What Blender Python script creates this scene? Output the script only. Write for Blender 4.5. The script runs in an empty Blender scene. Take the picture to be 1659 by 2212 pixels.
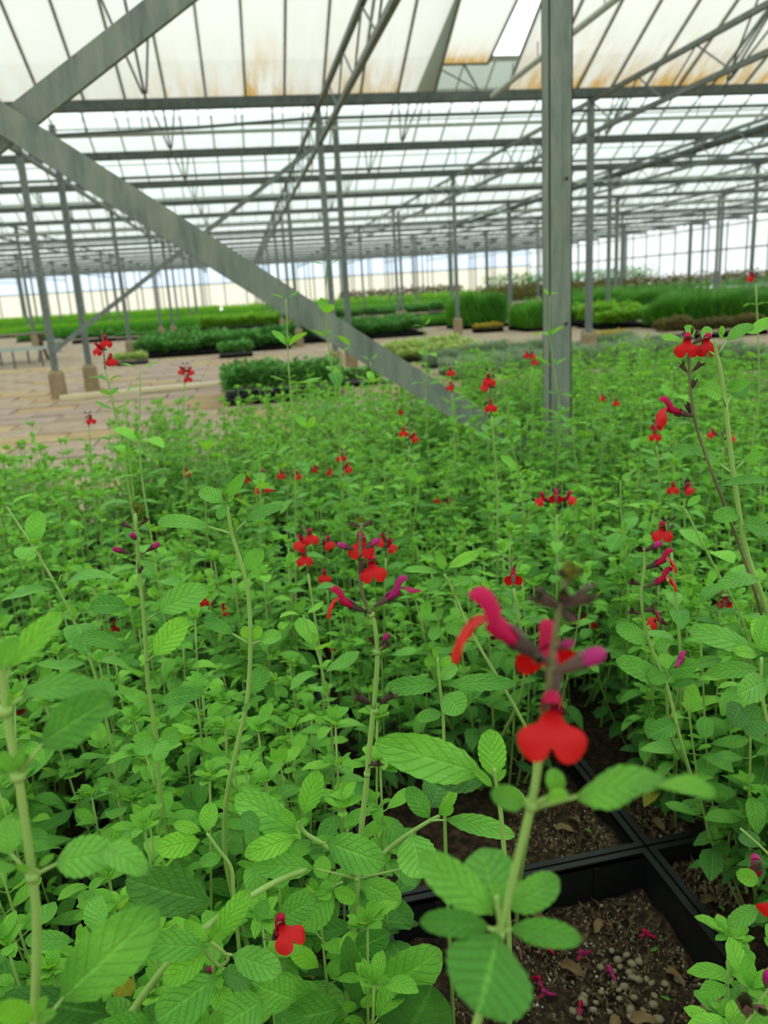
import bpy, math, random
import numpy as np
from mathutils import Vector, Matrix, Quaternion
random.seed(7)
V = Vector
SC = bpy.context.scene
COL = SC.collection

# ------------------------------------------------------------------ camera
F, CX, CY = 1741.5, 829.5, 1106.0
PITCH, ROLL, YAW = math.radians(15.66), math.radians(-3.456), math.radians(8.863)
EYE = V((0, 0, 1.05))
FW = V((math.sin(YAW)*math.cos(PITCH), math.cos(YAW)*math.cos(PITCH), -math.sin(PITCH)))
_rt = V((math.cos(YAW), -math.sin(YAW), 0)); _up = _rt.cross(FW)
RT = _rt*math.cos(ROLL) + _up*math.sin(ROLL)
UP = -_rt*math.sin(ROLL) + _up*math.cos(ROLL)
cd = bpy.data.cameras.new('camera'); cam = bpy.data.objects.new('camera', cd); COL.objects.link(cam)
cam.matrix_world = Matrix((( RT.x, UP.x, -FW.x, EYE.x), (RT.y, UP.y, -FW.y, EYE.y), (RT.z, UP.z, -FW.z, EYE.z), (0, 0, 0, 1)))
cd.sensor_fit = 'VERTICAL'; cd.sensor_height = 36; cd.lens = F/2212*36
cd.clip_start = .02; cd.clip_end = 400
cd.dof.use_dof = True; cd.dof.focus_distance = .72
cd.dof.aperture_fstop = cd.lens/3.4          # 3 mm opening, as in a phone
SC.camera = cam

# ------------------------------------------------------------------ overcast sky and exposure
w = bpy.data.worlds.new('overcast'); SC.world = w; w.use_nodes = True
bg = w.node_tree.nodes['Background']; bg.inputs[0].default_value = (.93, .975, 1, 1); bg.inputs[1].default_value = 1.0
SC.view_settings.view_transform = 'Standard'; SC.view_settings.look = 'None'
SC.view_settings.exposure = 1.42; SC.view_settings.gamma = 1; SC.view_settings.use_curve_mapping = False
cy = SC.cycles
cy.max_bounces = 7; cy.diffuse_bounces = 4; cy.glossy_bounces = 2; cy.transmission_bounces = 5; cy.transparent_max_bounces = 10
cy.caustics_reflective = False; cy.caustics_refractive = False

# ------------------------------------------------------------------ pixel helpers (a pixel is a direction; distances come from what is touched)
def ray(x, y): return FW + RT*((x-CX)/F) - UP*((y-CY)/F)
def ground(x, y, z=0.0):
    d = ray(x, y); return EYE + d*((z-EYE.z)/d.z)
def at_row(x, y, P):
    d = ray(x, y); return EYE + d*(P/d.y)
HEAD = V((math.sin(YAW), math.cos(YAW), 0)); SIDE = V((math.cos(YAW), -math.sin(YAW), 0))
def Q(x, y, dh):
    d = ray(x, y); return EYE + d*(dh/d.dot(HEAD))
def project(p):
    r = p-EYE; d = r.dot(FW)
    if d <= .01: return None
    return (CX+F*r.dot(RT)/d, CY-F*r.dot(UP)/d, d)

# ------------------------------------------------------------------ materials
def new_mat(name):
    m = bpy.data.materials.new(name); m.use_nodes = True; nt = m.node_tree; nt.nodes.clear()
    return m, nt, nt.nodes.new('ShaderNodeOutputMaterial')
def N(nt, t, **k):
    n = nt.nodes.new(t)
    for a, b in k.items():
        if a.startswith('_'): setattr(n, a[1:], b)
        else: n.inputs[a.replace('__', ' ')].default_value = b
    return n
def ramp(nt, fac, stops):
    r = nt.nodes.new('ShaderNodeValToRGB'); e = r.color_ramp.elements
    while len(e) < len(stops): e.new(.5)
    for i, (p, c) in enumerate(stops): e[i].position = p; e[i].color = (*c, 1)
    nt.links.new(fac, r.inputs[0]); return r.outputs[0]
def mixc(nt, fac, a, b, mode='MIX'):
    m = nt.nodes.new('ShaderNodeMix'); m.data_type = 'RGBA'; m.blend_type = mode
    for sock, v in ((m.inputs[0], fac), (m.inputs[6], a), (m.inputs[7], b)):
        if hasattr(v, 'is_output'): nt.links.new(v, sock)
        else: sock.default_value = v if not isinstance(v, tuple) else (*v, 1)
    return m.outputs[2]
def math_(nt, op, a, b=0.0, c=0.0):
    m = nt.nodes.new('ShaderNodeMath'); m.operation = op
    for i, v in enumerate((a, b, c)):
        if hasattr(v, 'is_output'): nt.links.new(v, m.inputs[i])
        else: m.inputs[i].default_value = v
    return m.outputs[0]
def rough_mat(name, stops, scale=20, rough=.7, metal=0, bump=.2, detail=6, spec=.4, dist=.01, stretch=None):
    m, nt, out = new_mat(name)
    tc = nt.nodes.new('ShaderNodeTexCoord'); src = tc.outputs['Object']
    if stretch:
        mp = N(nt, 'ShaderNodeMapping'); mp.inputs['Scale'].default_value = stretch
        nt.links.new(src, mp.inputs[0]); src = mp.outputs[0]
    n = N(nt, 'ShaderNodeTexNoise', Scale=scale, Detail=detail, Roughness=.6); nt.links.new(src, n.inputs[0])
    p = N(nt, 'ShaderNodeBsdfPrincipled', Roughness=rough, Metallic=metal); p.inputs['Specular IOR Level'].default_value = spec
    nt.links.new(ramp(nt, n.outputs[0], stops), p.inputs[0])
    if bump:
        b = N(nt, 'ShaderNodeBump', Strength=bump, Distance=dist); nt.links.new(n.outputs[0], b.inputs['Height']); nt.links.new(b.outputs[0], p.inputs['Normal'])
    nt.links.new(p.outputs[0], out.inputs[0]); return m
def leaf_mat(name, dark, light, under, trans, veins=1.0, tw=.38, rough=.5):
    m, nt, out = new_mat(name)
    tc = nt.nodes.new('ShaderNodeTexCoord'); geo = nt.nodes.new('ShaderNodeNewGeometry'); oi = nt.nodes.new('ShaderNodeObjectInfo')
    n = N(nt, 'ShaderNodeTexNoise', Scale=14, Detail=3); nt.links.new(geo.outputs['Position'], n.inputs[0])
    f = math_(nt, 'MULTIPLY_ADD', n.outputs[0], 1.5, -.5)
    f = math_(nt, 'ADD', f, math_(nt, 'MULTIPLY_ADD', oi.outputs['Random'], .5, -.1))
    f = math_(nt, 'ADD', f, math_(nt, 'MULTIPLY_ADD', geo.outputs['Random Per Island'], .4, -.2))
    col = ramp(nt, f, [(.15, dark), (.85, light)])
    col = mixc(nt, geo.outputs['Backfacing'], col, under)
    h = None
    if veins:
        sx = nt.nodes.new('ShaderNodeSeparateXYZ'); nt.links.new(tc.outputs['UV'], sx.inputs[0])
        a = math_(nt, 'ABSOLUTE', math_(nt, 'SUBTRACT', sx.outputs[0], .5))
        mid = math_(nt, 'SMOOTH_MIN', math_(nt, 'MULTIPLY', a, 16), 1, .2)
        s = math_(nt, 'FRACT', math_(nt, 'SUBTRACT', math_(nt, 'MULTIPLY', sx.outputs[1], 7), math_(nt, 'MULTIPLY', a, 4.2)))
        s = math_(nt, 'MULTIPLY', math_(nt, 'ABSOLUTE', math_(nt, 'SUBTRACT', s, .5)), 2)
        side = math_(nt, 'SMOOTH_MIN', math_(nt, 'MULTIPLY', math_(nt, 'SUBTRACT', 1, s), 5), 1, .3)
        vo = N(nt, 'ShaderNodeTexVoronoi', Scale=16); nt.links.new(tc.outputs['UV'], vo.inputs[0])
        h = math_(nt, 'ADD', math_(nt, 'MULTIPLY', mid, .8), math_(nt, 'ADD', math_(nt, 'MULTIPLY', side, .5), math_(nt, 'MULTIPLY', vo.outputs[0], -.55)))
        vein = math_(nt, 'MULTIPLY', math_(nt, 'SUBTRACT', 1, mid), .32)
        vein = math_(nt, 'MAXIMUM', vein, math_(nt, 'MULTIPLY', math_(nt, 'SUBTRACT', 1, side), .04))
        col = mixc(nt, vein, col, tuple(min(1, c*1.7+.03) for c in light))
    p = N(nt, 'ShaderNodeBsdfPrincipled', Roughness=rough); p.inputs['Specular IOR Level'].default_value = .32 if veins else .18
    if veins: p.inputs['Sheen Weight'].default_value = .1; p.inputs['Sheen Roughness'].default_value = .5; p.inputs['Sheen Tint'].default_value = (.75, 1, .7, 1)
    t = nt.nodes.new('ShaderNodeBsdfTranslucent'); mx = N(nt, 'ShaderNodeMixShader', Fac=tw)
    nt.links.new(col, p.inputs[0]); nt.links.new(mixc(nt, 1.0, col, trans, 'MULTIPLY'), t.inputs[0])
    if h is not None:
        b = N(nt, 'ShaderNodeBump', Strength=.85*veins, Distance=.0018); nt.links.new(h, b.inputs['Height']); nt.links.new(b.outputs[0], p.inputs['Normal'])
    nt.links.new(p.outputs[0], mx.inputs[1]); nt.links.new(t.outputs[0], mx.inputs[2]); nt.links.new(mx.outputs[0], out.inputs[0])
    return m
def pane_mat(name, cream, stain_amt, clear):
    """weathered translucent glazing: part of the light passes straight, the rest is scattered; rust and algae stains run up from the gutter edge"""
    m, nt, out = new_mat(name)
    geo = nt.nodes.new('ShaderNodeNewGeometry'); tc = nt.nodes.new('ShaderNodeTexCoord')
    mp = N(nt, 'ShaderNodeMapping'); mp.inputs['Scale'].default_value = (9, 1.6, 1.6); nt.links.new(geo.outputs['Position'], mp.inputs[0])
    n = N(nt, 'ShaderNodeTexNoise', Scale=1.0, Detail=7, Roughness=.65); nt.links.new(mp.outputs[0], n.inputs[0])
    n2 = N(nt, 'ShaderNodeTexNoise', Scale=.75, Detail=2); nt.links.new(geo.outputs['Position'], n2.inputs[0])
    sx = nt.nodes.new('ShaderNodeSeparateXYZ'); nt.links.new(tc.outputs['UV'], sx.inputs[0])
    low = math_(nt, 'POWER', math_(nt, 'SUBTRACT', 1, sx.outputs[1]), 8.0 if stain_amt > 1 else 5.0)            # v = 0 at the gutter
    st = math_(nt, 'MULTIPLY', low, math_(nt, 'MULTIPLY', ramp_val(nt, n.outputs[0], .35, .7), ramp_val(nt, n2.outputs[0], .2, .5)))
    oi = nt.nodes.new('ShaderNodeObjectInfo'); sc_ = nt.nodes.new('ShaderNodeSeparateColor'); nt.links.new(oi.outputs['Color'], sc_.inputs[0])
    st = math_(nt, 'MULTIPLY', math_(nt, 'MULTIPLY', st, sc_.outputs[0]), stain_amt)
    col = mixc(nt, ramp_val(nt, n2.outputs[0], .3, .7), tuple(c*.95 for c in cream), cream)
    col = mixc(nt, st, col, (.30, .19, .055))
    tr = nt.nodes.new('ShaderNodeBsdfTranslucent'); tp = nt.nodes.new('ShaderNodeBsdfTransparent')
    nt.links.new(col, tr.inputs[0]); nt.links.new(col, tp.inputs[0])
    mx = N(nt, 'ShaderNodeMixShader', Fac=clear); nt.links.new(tr.outputs[0], mx.inputs[1]); nt.links.new(tp.outputs[0], mx.inputs[2])
    nt.links.new(mx.outputs[0], out.inputs[0]); return m
def ramp_val(nt, v, a, b):
    r = nt.nodes.new('ShaderNodeMapRange'); nt.links.new(v, r.inputs[0]); r.inputs[1].default_value = a; r.inputs[2].default_value = b; return r.outputs[0]

M = {}
M['galv'] = rough_mat('galvanised steel', [(.3, (.10, .125, .115)), (.7, (.21, .235, .21))], 30, .55, .35, .1)
M['galv_old'] = rough_mat('weathered galvanised steel', [(.25, (.10, .12, .10)), (.5, (.18, .205, .165)), (.8, (.27, .265, .20))], 9, .6, .2, .15, stretch=(3, 3, .6))
M['steel_dark'] = rough_mat('dull grey steel', [(.3, (.07, .095, .09)), (.7, (.14, .165, .15))], 12, .6, .3, .05)
M['pipe_light'] = rough_mat('pale green-grey pipe', [(.3, (.32, .38, .33)), (.7, (.45, .5, .44))], 12, .5, .1, .05)
M['bar_alu'] = rough_mat('dull aluminium bar', [(.3, (.16, .19, .16)), (.7, (.27, .29, .23))], 14, .6, .3, 0)
M['concrete'] = rough_mat('concrete footing', [(.3, (.20, .145, .075)), (.7, (.33, .25, .145))], 18, .9, 0, .4)
M['pane'] = pane_mat('stained glazing', (.42, .423, .37), 2.4, .06)
M['pane_clean'] = pane_mat('clouded glazing', (.66, .715, .67), .35, .35)
M['pane_dull'] = pane_mat('dull grey glazing', (.26, .29, .235), .2, .1)
M['wall_cream'] = pane_mat('cream side sheeting', (.46, .43, .335), .5, .12)
M['wall_white'] = pane_mat('white side sheeting', (.50, .51, .495), .1, .3)
M['wall_clear'] = pane_mat('side glazing', (.42, .48, .54), .1, .4)
M['slab'] = rough_mat('sandy paving slab', [(.25, (.23, .155, .095)), (.5, (.34, .25, .165)), (.8, (.44, .34, .24))], 6, .9, 0, .3)
M['slab_b'] = rough_mat('pinkish paving slab', [(.25, (.25, .16, .115)), (.5, (.33, .235, .18)), (.8, (.41, .32, .26))], 6, .9, 0, .3)
M['slab_c'] = rough_mat('ochre dusty slab', [(.25, (.27, .165, .065)), (.5, (.38, .26, .12)), (.8, (.45, .34, .2))], 6, .9, 0, .3)
M['floor'] = rough_mat('sandy floor', [(.25, (.18, .12, .07)), (.5, (.32, .24, .155)), (.8, (.42, .335, .235))], 3, .95, 0, .3)
M['soil'] = rough_mat('dark potting soil', [(.3, (.012, .008, .005)), (.5, (.04, .024, .013)), (.62, (.085, .05, .026)), (.78, (.16, .10, .055))], 70, .95, 0, 1.0, 8, .2, .02)
M['black'] = rough_mat('black plastic', [(.3, (.0035, .004, .0045)), (.7, (.008, .0085, .009))], 30, .45, 0, .05, spec=.5)
M['wood'] = rough_mat('pale timber', [(.3, (.50, .42, .25)), (.7, (.66, .58, .38))], 8, .8, 0, .1, stretch=(.4, 6, 6))
M['litter'] = rough_mat('brown bark litter', [(.3, (.05, .03, .014)), (.7, (.17, .10, .045))], 30, .9, 0, .1)
M['wood_old'] = rough_mat('weathered brown timber', [(.3, (.10, .07, .04)), (.7, (.2, .15, .1))], 8, .85, 0, .1)
M['pebble'] = rough_mat('pale grit stone', [(.3, (.13, .105, .055)), (.7, (.30, .25, .145))], 60, .8, 0, .2)
M['perlite'] = rough_mat('white perlite', [(.3, (.34, .32, .25)), (.7, (.5, .48, .4))], 60, .9, 0, .2)
M['dead'] = leaf_mat('dry brown leaf', (.16, .09, .035), (.34, .21, .09), (.3, .2, .1), (1, .8, .5), .8, .2, .8)
M['leaf'] = leaf_mat('salvia leaf', (.075, .28, .024), (.225, .59, .07), (.29, .57, .105), (1.0, 1.0, .35))
M['leaf_young'] = leaf_mat('young salvia leaf', (.14, .45, .024), (.29, .70, .055), (.32, .65, .09), (1.0, 1.0, .35))
M['leaf_deep'] = leaf_mat('mature and shaded salvia leaf', (.03, .13, .013), (.09, .29, .035), (.13, .31, .055), (1.0, 1.0, .35), 1, .3)  # mature leaf colour; also stands in for shade deep in the bushes
M['leaf_yellow'] = leaf_mat('yellowing salvia leaf', (.25, .30, .03), (.46, .42, .04), (.4, .4, .08), (1, .9, .4))
M['stem'] = rough_mat('green salvia stem', [(.3, (.17, .30, .055)), (.7, (.28, .43, .10))], 25, .55, 0, .1, stretch=(1, 1, .3))
M['stem_dark'] = rough_mat('brown-green flower stem', [(.3, (.09, .085, .035)), (.7, (.17, .17, .06))], 25, .55, 0, .1)
M['calyx'] = leaf_mat('dark purple calyx', (.06, .035, .028), (.15, .085, .062), (.07, .08, .03), (1, .6, .5), 0, .12, .6)
M['calyx_green'] = leaf_mat('olive calyx bud', (.10, .12, .02), (.24, .25, .04), (.2, .22, .05), (1, .9, .4), 0, .2, .6)
M['petal'] = leaf_mat('scarlet petal', (.50, .002, .004), (.63, .005, .006), (.60, .012, .012), (1, .4, .35), 0, .3, .45)
M['petal_pink'] = leaf_mat('crimson-pink petal tube', (.40, .003, .04), (.52, .006, .075), (.46, .01, .08), (1, .5, .6), 0, .25, .45)
M['petal_magenta'] = leaf_mat('faded magenta petal', (.33, .012, .11), (.48, .03, .18), (.4, .04, .16), (1, .5, .7), 0, .2, .5)
M['petal_wilt'] = leaf_mat('wilted crimson petal', (.26, .006, .05), (.42, .012, .08), (.35, .02, .08), (1, .5, .6), 0, .2, .6)
M['herb'] = leaf_mat('dark herb leaf', (.06, .25, .04), (.19, .50, .09), (.10, .24, .07), (1, 1, .4), 0, .3)
M['lime'] = leaf_mat('bright lime leaf', (.15, .40, .025), (.30, .60, .05), (.26, .46, .06), (1, 1, .4), 0, .35)
M['pale'] = leaf_mat('pale yellow-green leaf', (.32, .48, .10), (.56, .68, .24), (.42, .5, .2), (1, 1, .5), 0, .35)
M['silver'] = leaf_mat('silvery grey-green leaf', (.22, .34, .19), (.42, .52, .35), (.4, .48, .34), (1, 1, .7), 0, .3)
M['feather'] = leaf_mat('feathery green leaf', (.075, .28, .03), (.19, .50, .06), (.12, .3, .06), (1, 1, .4), 0, .35)
M['gold'] = leaf_mat('golden leaf', (.38, .30, .02), (.62, .50, .04), (.5, .4, .06), (1, .9, .4), 0, .35)
M['brownish'] = leaf_mat('bronze leaf', (.10, .09, .03), (.22, .17, .06), (.2, .16, .06), (1, .9, .4), 0, .3)

# ------------------------------------------------------------------ mesh helpers
class MB:
    def __init__(s): s.v = []; s.f = []; s.uv = []; s.mi = []
    def add(s, vs, fs, uvs=None, mi=0):
        b = len(s.v); s.v.extend(vs)
        for f in fs:
            s.f.append(tuple(b+i for i in f)); s.mi.append(mi)
            s.uv.extend([uvs[i] for i in f] if uvs else [(.5, .5)]*len(f))
    def box(s, lo, hi, mi=0, M4=None):
        x0, y0, z0 = lo; x1, y1, z1 = hi
        vs = [V(p) for p in ((x0, y0, z0), (x1, y0, z0), (x1, y1, z0), (x0, y1, z0), (x0, y0, z1), (x1, y0, z1), (x1, y1, z1), (x0, y1, z1))]
        if M4: vs = [M4 @ p for p in vs]
        s.add(vs, [(3, 2, 1, 0), (4, 5, 6, 7), (0, 1, 5, 4), (1, 2, 6, 5), (2, 3, 7, 6), (3, 0, 4, 7)], mi=mi)
    def beam(s, a, b, w, h, mi=0, upv=V((0, 0, 1))):
        t = (b-a).normalized(); sd = t.cross(upv)
        if sd.length < 1e-4: sd = t.cross(V((1, 0, 0)))
        sd.normalize(); u = sd.cross(t)
        vs = [p + sd*(i*w/2) + u*(j*h/2) for p in (a, b) for i, j in ((-1, -1), (1, -1), (1, 1), (-1, 1))]
        s.add(vs, [(0, 1, 2, 3), (7, 6, 5, 4), (0, 4, 5, 1), (1, 5, 6, 2), (2, 6, 7, 3), (3, 7, 4, 0)], mi=mi)
    def tube(s, pts, rad, n=6, mi=0, cap=True):
        if not isinstance(rad, (list, tuple)): rad = [rad]*len(pts)
        vs = []; prev = None
        for i, p in enumerate(pts):
            t = (pts[min(i+1, len(pts)-1)] - pts[max(i-1, 0)]).normalized()
            if prev is None:
                a = t.cross(V((0, 0, 1)))
                if a.length < .05: a = t.cross(V((1, 0, 0)))
            else: a = prev - t*prev.dot(t)
            a.normalize(); prev = a; b = t.cross(a)
            for k in range(n):
                q = 2*math.pi*k/n; vs.append(p + (a*math.cos(q)+b*math.sin(q))*rad[i])
        fs = [(i*n+k, i*n+(k+1) % n, (i+1)*n+(k+1) % n, (i+1)*n+k) for i in range(len(pts)-1) for k in range(n)]
        if cap: fs += [tuple(reversed(range(n))), tuple((len(pts)-1)*n+k for k in range(n))]
        s.add(vs, fs, mi=mi)
    def mesh(s, name, mats, smooth=False):
        me = bpy.data.meshes.new(name); me.from_pydata([tuple(p) for p in s.v], [], s.f)
        ul = me.uv_layers.new(name='UVMap'); ul.data.foreach_set('uv', np.array(s.uv, dtype=np.float32).ravel())
        for m in (mats if isinstance(mats, (list, tuple)) else [mats]): me.materials.append(M[m])
        if any(s.mi): me.polygons.foreach_set('material_index', s.mi)
        if smooth: me.polygons.foreach_set('use_smooth', [True]*len(s.f))
        me.update(); return me
    def obj(s, name, mats, parent=None, smooth=False): return link(name, s.mesh(name, mats, smooth), parent)
def link(name, data, parent=None, mat4=None):
    o = bpy.data.objects.new(name, data); COL.objects.link(o)
    if parent is not None: o.parent = parent
    if mat4 is not None: o.matrix_basis = mat4
    return o
def tag(o, label, cat, group=None, kind=None):
    o['label'] = label
    if cat: o['category'] = cat
    if group: o['group'] = group
    if kind: o['kind'] = kind
    return o
def thing(name, loc, label, cat, group=None, rz=0.0, sc=1.0):
    o = link(name, None); o.empty_display_size = .05; o.location = loc; o.rotation_euler = (0, 0, rz); o.scale = (sc, sc, sc)
    return tag(o, label, cat, group)
def stuff(o): o['kind'] = 'stuff'; return o

PROF = ([0, .05, .12, .25, .4, .55, .7, .83, .92, .97, 1], [.05, .16, .44, .80, .97, 1.0, .93, .76, .56, .38, .12])
def leaf_geo(mb, b, c, t, width, n, ns=6, nw=4, fold=.15, wave=.0, cren=0.0, twist=0.0, mi=0, ph=0.0):
    vs, uv = [], []
    for i in range(ns+1):
        s = i/ns; p = b*(1-s)**2 + c*(2*s*(1-s)) + t*s*s
        tg = (c-b)*(2*(1-s)) + (t-c)*(2*s); tg.normalize()
        nn = Quaternion(tg, twist*s) @ n if twist else n
        sd = tg.cross(nn); sd.normalize(); nn = sd.cross(tg)
        wd = width*.5*float(np.interp(s, *PROF))
        for j in range(nw+1):
            u = 2*j/nw-1; e = 1+(cren*math.cos(i*math.pi) if abs(u) == 1 else 0)
            vs.append(p + sd*(u*wd*e) + nn*(wd*(fold*(abs(u)-.3) + wave*math.sin(s*7+ph+u*2)*abs(u)))); uv.append((j/nw, s))
    k = nw+1
    mb.add(vs, [(i*k+j, i*k+j+1, (i+1)*k+j+1, (i+1)*k+j) for i in range(ns) for j in range(nw)], uv, mi)

def smooth_path(pts, n=4):
    out = []
    P = [pts[0]*2-pts[1]] + list(pts) + [pts[-1]*2-pts[-2]]
    for i in range(1, len(P)-2):
        for k in range(n):
            t = k/n; a, b, c, d = P[i-1:i+3]
            out.append(.5*((2*b)+(c-a)*t+(2*a-5*b+4*c-d)*t*t+(3*b-a-3*c+d)*t**3))
    out.append(pts[-1]); return out

# ================================================================== greenhouse shell
ZG, RISE, SPAN, P1 = 3.05, .78, 3.2, 9.75           # gutter height, ridge rise, span, first visible gutter
PW, G0 = .4195, .273                                # pane width and a bar position
GL, GR, PB, PF = -22.0, 23.0, -6.25, P1+SPAN*17     # side, back and far limits
floor = MB(); floor.box((GL, PB, -.06), (GR, PF, 0)); floor = floor.obj('floor', 'floor'); floor['kind'] = 'structure'

# --- roof
ceil = link('ceiling', None); ceil['kind'] = 'structure'; tag(ceil, 'sloping translucent greenhouse roof of clouded panes between metal bars', None)
LS = math.hypot(SPAN/2, RISE)
def slope_pts(x0, x1, far=True, lift=.0):
    s = -1 if far else 1
    return [V((x0, 0, ZG+lift)), V((x1, 0, ZG+lift)), V((x1, s*SPAN/2, ZG+RISE+lift)), V((x0, s*SPAN/2, ZG+RISE+lift))]
def quad_mesh(name, pts, mat):
    mb = MB(); mb.add(pts, [(0, 1, 2, 3)], [(0, 0), (1, 0), (1, 1), (0, 1)]); return mb.mesh(name, mat)
def tall_slope(x0, x1, lift=.03, v0=0.0): return [V((x0, -v0*SPAN, ZG+lift+v0*RISE*2)), V((x1, -v0*SPAN, ZG+lift+v0*RISE*2)), V((x1, -SPAN, ZG+2*RISE+lift)), V((x0, -SPAN, ZG+2*RISE+lift))]
pane_me = quad_mesh('pane', tall_slope(.012, PW-.012), 'pane')
pane_top = quad_mesh('pane', tall_slope(.012, PW-.012, v0=.5), 'pane_clean')
bm_ = MB(); bm_.beam(V((0, 0, ZG+.02)), V((0, -SPAN, ZG+2*RISE+.02)), .022, .035); bar_tall = bm_.mesh('glazing_bar', 'bar_alu')
pane_me2 = quad_mesh('pane', slope_pts(.012, PW-.012, lift=.03), 'pane_clean')
bm_ = MB(); bm_.beam(V((0, 0, ZG+.02)), V((0, -SPAN/2, ZG+RISE+.02)), .016, .025); bar_me = bm_.mesh('glazing_bar', 'bar_alu')
n_pane = 0
for j in range(6):                                   # far slopes that show large enough: each pane its own object
    Pg = P1+SPAN*j; k0 = int(math.floor((-.27*Pg-G0)/PW)); k1 = int(math.ceil((.71*Pg-G0)/PW))
    for k in range(k0, k1):
        if j == 0 and k in (5, 6):                   # the open vent
            o = link('pane', pane_top, ceil); o.location = (G0+PW*k, Pg, 0); continue
        if n_pane < 300 and j < 5:
            o = link('pane', pane_me if j == 0 else pane_me2, ceil); o.location = (G0+PW*k, Pg, 0); n_pane += 1
            if j == 0: lv = (.25 if k < -2 else .45 if k < 0 else 1.0 if k < 4 else .4 if k < 7 else 1.0); o.color = (lv*random.uniform(.7, 1.1), 1, 1, 1)
    if j < 4:
        for k in range(k0, k1+1):
            if j == 0 and k == 6: continue
            o = link('glazing_bar', bar_tall if j == 0 else bar_me, ceil); o.location = (G0+PW*k, Pg, 0)
    if j < 5:                                        # the strips of the same slope beyond the frame
        for x0, x1 in ((GL, G0+PW*k0), (G0+PW*k1, GR)):
            o = link('roof_sheet', quad_mesh('roof_sheet', tall_slope(x0, x1) if j == 0 else slope_pts(x0, x1, lift=.03), 'pane_clean'), ceil); o.location = (0, Pg, 0); stuff(o)
far = MB(); bars = MB()
for j in range(-5, 18):
    Pg = P1+SPAN*j
    q = [p+V((0, Pg-SPAN, 0)) for p in slope_pts(GL, GR, False, .03)]
    if j == -1: continue
    if j == 0: q = [V((p.x, 2*(P1-SPAN)-P1-p.y, p.z)) for p in tall_slope(GL, GR)]
    far.add(q, [(0, 1, 2, 3)], [(0, 0), (1, 0), (1, 1), (0, 1)])
    if j >= 5 or j < -1:
        far.add([p+V((0, Pg, 0)) for p in slope_pts(GL, GR, True, .03)], [(0, 1, 2, 3)], [(0, 0), (1, 0), (1, 1), (0, 1)])
    if 4 <= j < 17:
        for k in range(int(-.27*Pg/PW), int(.71*Pg/PW)):
            a = V((G0+PW*k, Pg, ZG+.02)); bars.beam(a, a+V((0, -SPAN/2, RISE)), .013, .02)
stuff(far.obj('roof_sheet', 'pane_clean', ceil)); stuff(bars.obj('glazing_bar', 'bar_alu', ceil))
for j in range(0, 17):
    Pg = P1+SPAN*j
    rp, rz_ = (Pg-SPAN, ZG+2*RISE) if j == 0 else (Pg-SPAN/2, ZG+RISE)
    r = MB(); r.beam(V((GL, rp, rz_)), V((GR, rp, rz_)), .05, .06); r.obj('ridge_beam', 'bar_alu', ceil)
    if j:
        for s in ((.36, .7) if j < 4 else (.5,)):
            r = MB(); r.tube([V((GL, Pg-SPAN/2*s, ZG+RISE*s-.02)), V((GR, Pg-SPAN/2*s, ZG+RISE*s-.02))], .009, 5); r.obj('purlin', 'bar_alu', ceil)
# open roof vent: two panes wide, hinged at the ridge and lifted
xa, xb = G0+PW*5+.02, G0+PW*5+.64
vent = thing('roof_vent', (xa, P1-SPAN/2, ZG+RISE+.05), 'cream roof vent panel propped open on a metal arm, sky showing below it', 'roof vent')
L = LS*.94; up = math.radians(-17)
mb = MB(); mb.add([V((0, 0, 0)), V((xb-xa, 0, 0)), V((xb-xa, L*math.cos(up), L*math.sin(up))), V((0, L*math.cos(up), L*math.sin(up)))], [(3, 2, 1, 0)], [(0, 1), (1, 1), (1, 0), (0, 0)])
mb.obj('vent_pane', 'pane', vent)
mb = MB(); e = [V((0, 0, 0)), V((xb-xa, 0, 0)), V((xb-xa, L*math.cos(up), L*math.sin(up))), V((0, L*math.cos(up), L*math.sin(up)))]
for a, b in ((0, 1), (1, 2), (2, 3), (3, 0)): mb.beam(e[a], e[b], .022, .03)
mb.obj('vent_frame', 'bar_alu', vent)
mb = MB(); tip = V(((xb-xa)*.55, L*math.cos(up), L*math.sin(up)))
mb.tube([tip, V(((xb-xa)*.75, SPAN/2-.1, -RISE+.02))], .012, 5); mb.tube([V((0, L*.98, L*math.sin(up))), V(((xb-xa)*.8, SPAN/2-.06, -RISE+.0))], .008, 5)
mb.obj('vent_arm', 'steel_dark', vent)
# the slipped grey pane beside the vent
mb = MB(); q = slope_pts(-.01, .0, lift=.012); q[0].x = -.24
mb.add(q, [(0, 1, 2, 3)], [(0, .6), (1, .6), (1, 1), (0, 1)]); o = mb.obj('flashing', 'pane_dull', ceil); o.location = (xa-.01, P1, 0)

# --- gutters
GUT = 'grey steel gutters under the roof'
for j in range(-3, 17):
    if j == -1: continue
    Pg = P1+SPAN*j; mb = MB()
    prof = [(-.085, .05), (-.06, -.045), (.06, -.045), (.085, .05), (.075, .05), (.052, -.032), (-.052, -.032), (-.075, .05)]
    vs = [V((x, p, z)) for x in (GL, GR) for p, z in prof]; n = len(prof)
    mb.add(vs, [(i, (i+1) % n, n+(i+1) % n, n+i) for i in range(n)])
    o = mb.obj('gutter', 'steel_dark', ceil); o.location = (0, Pg, ZG)

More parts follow.
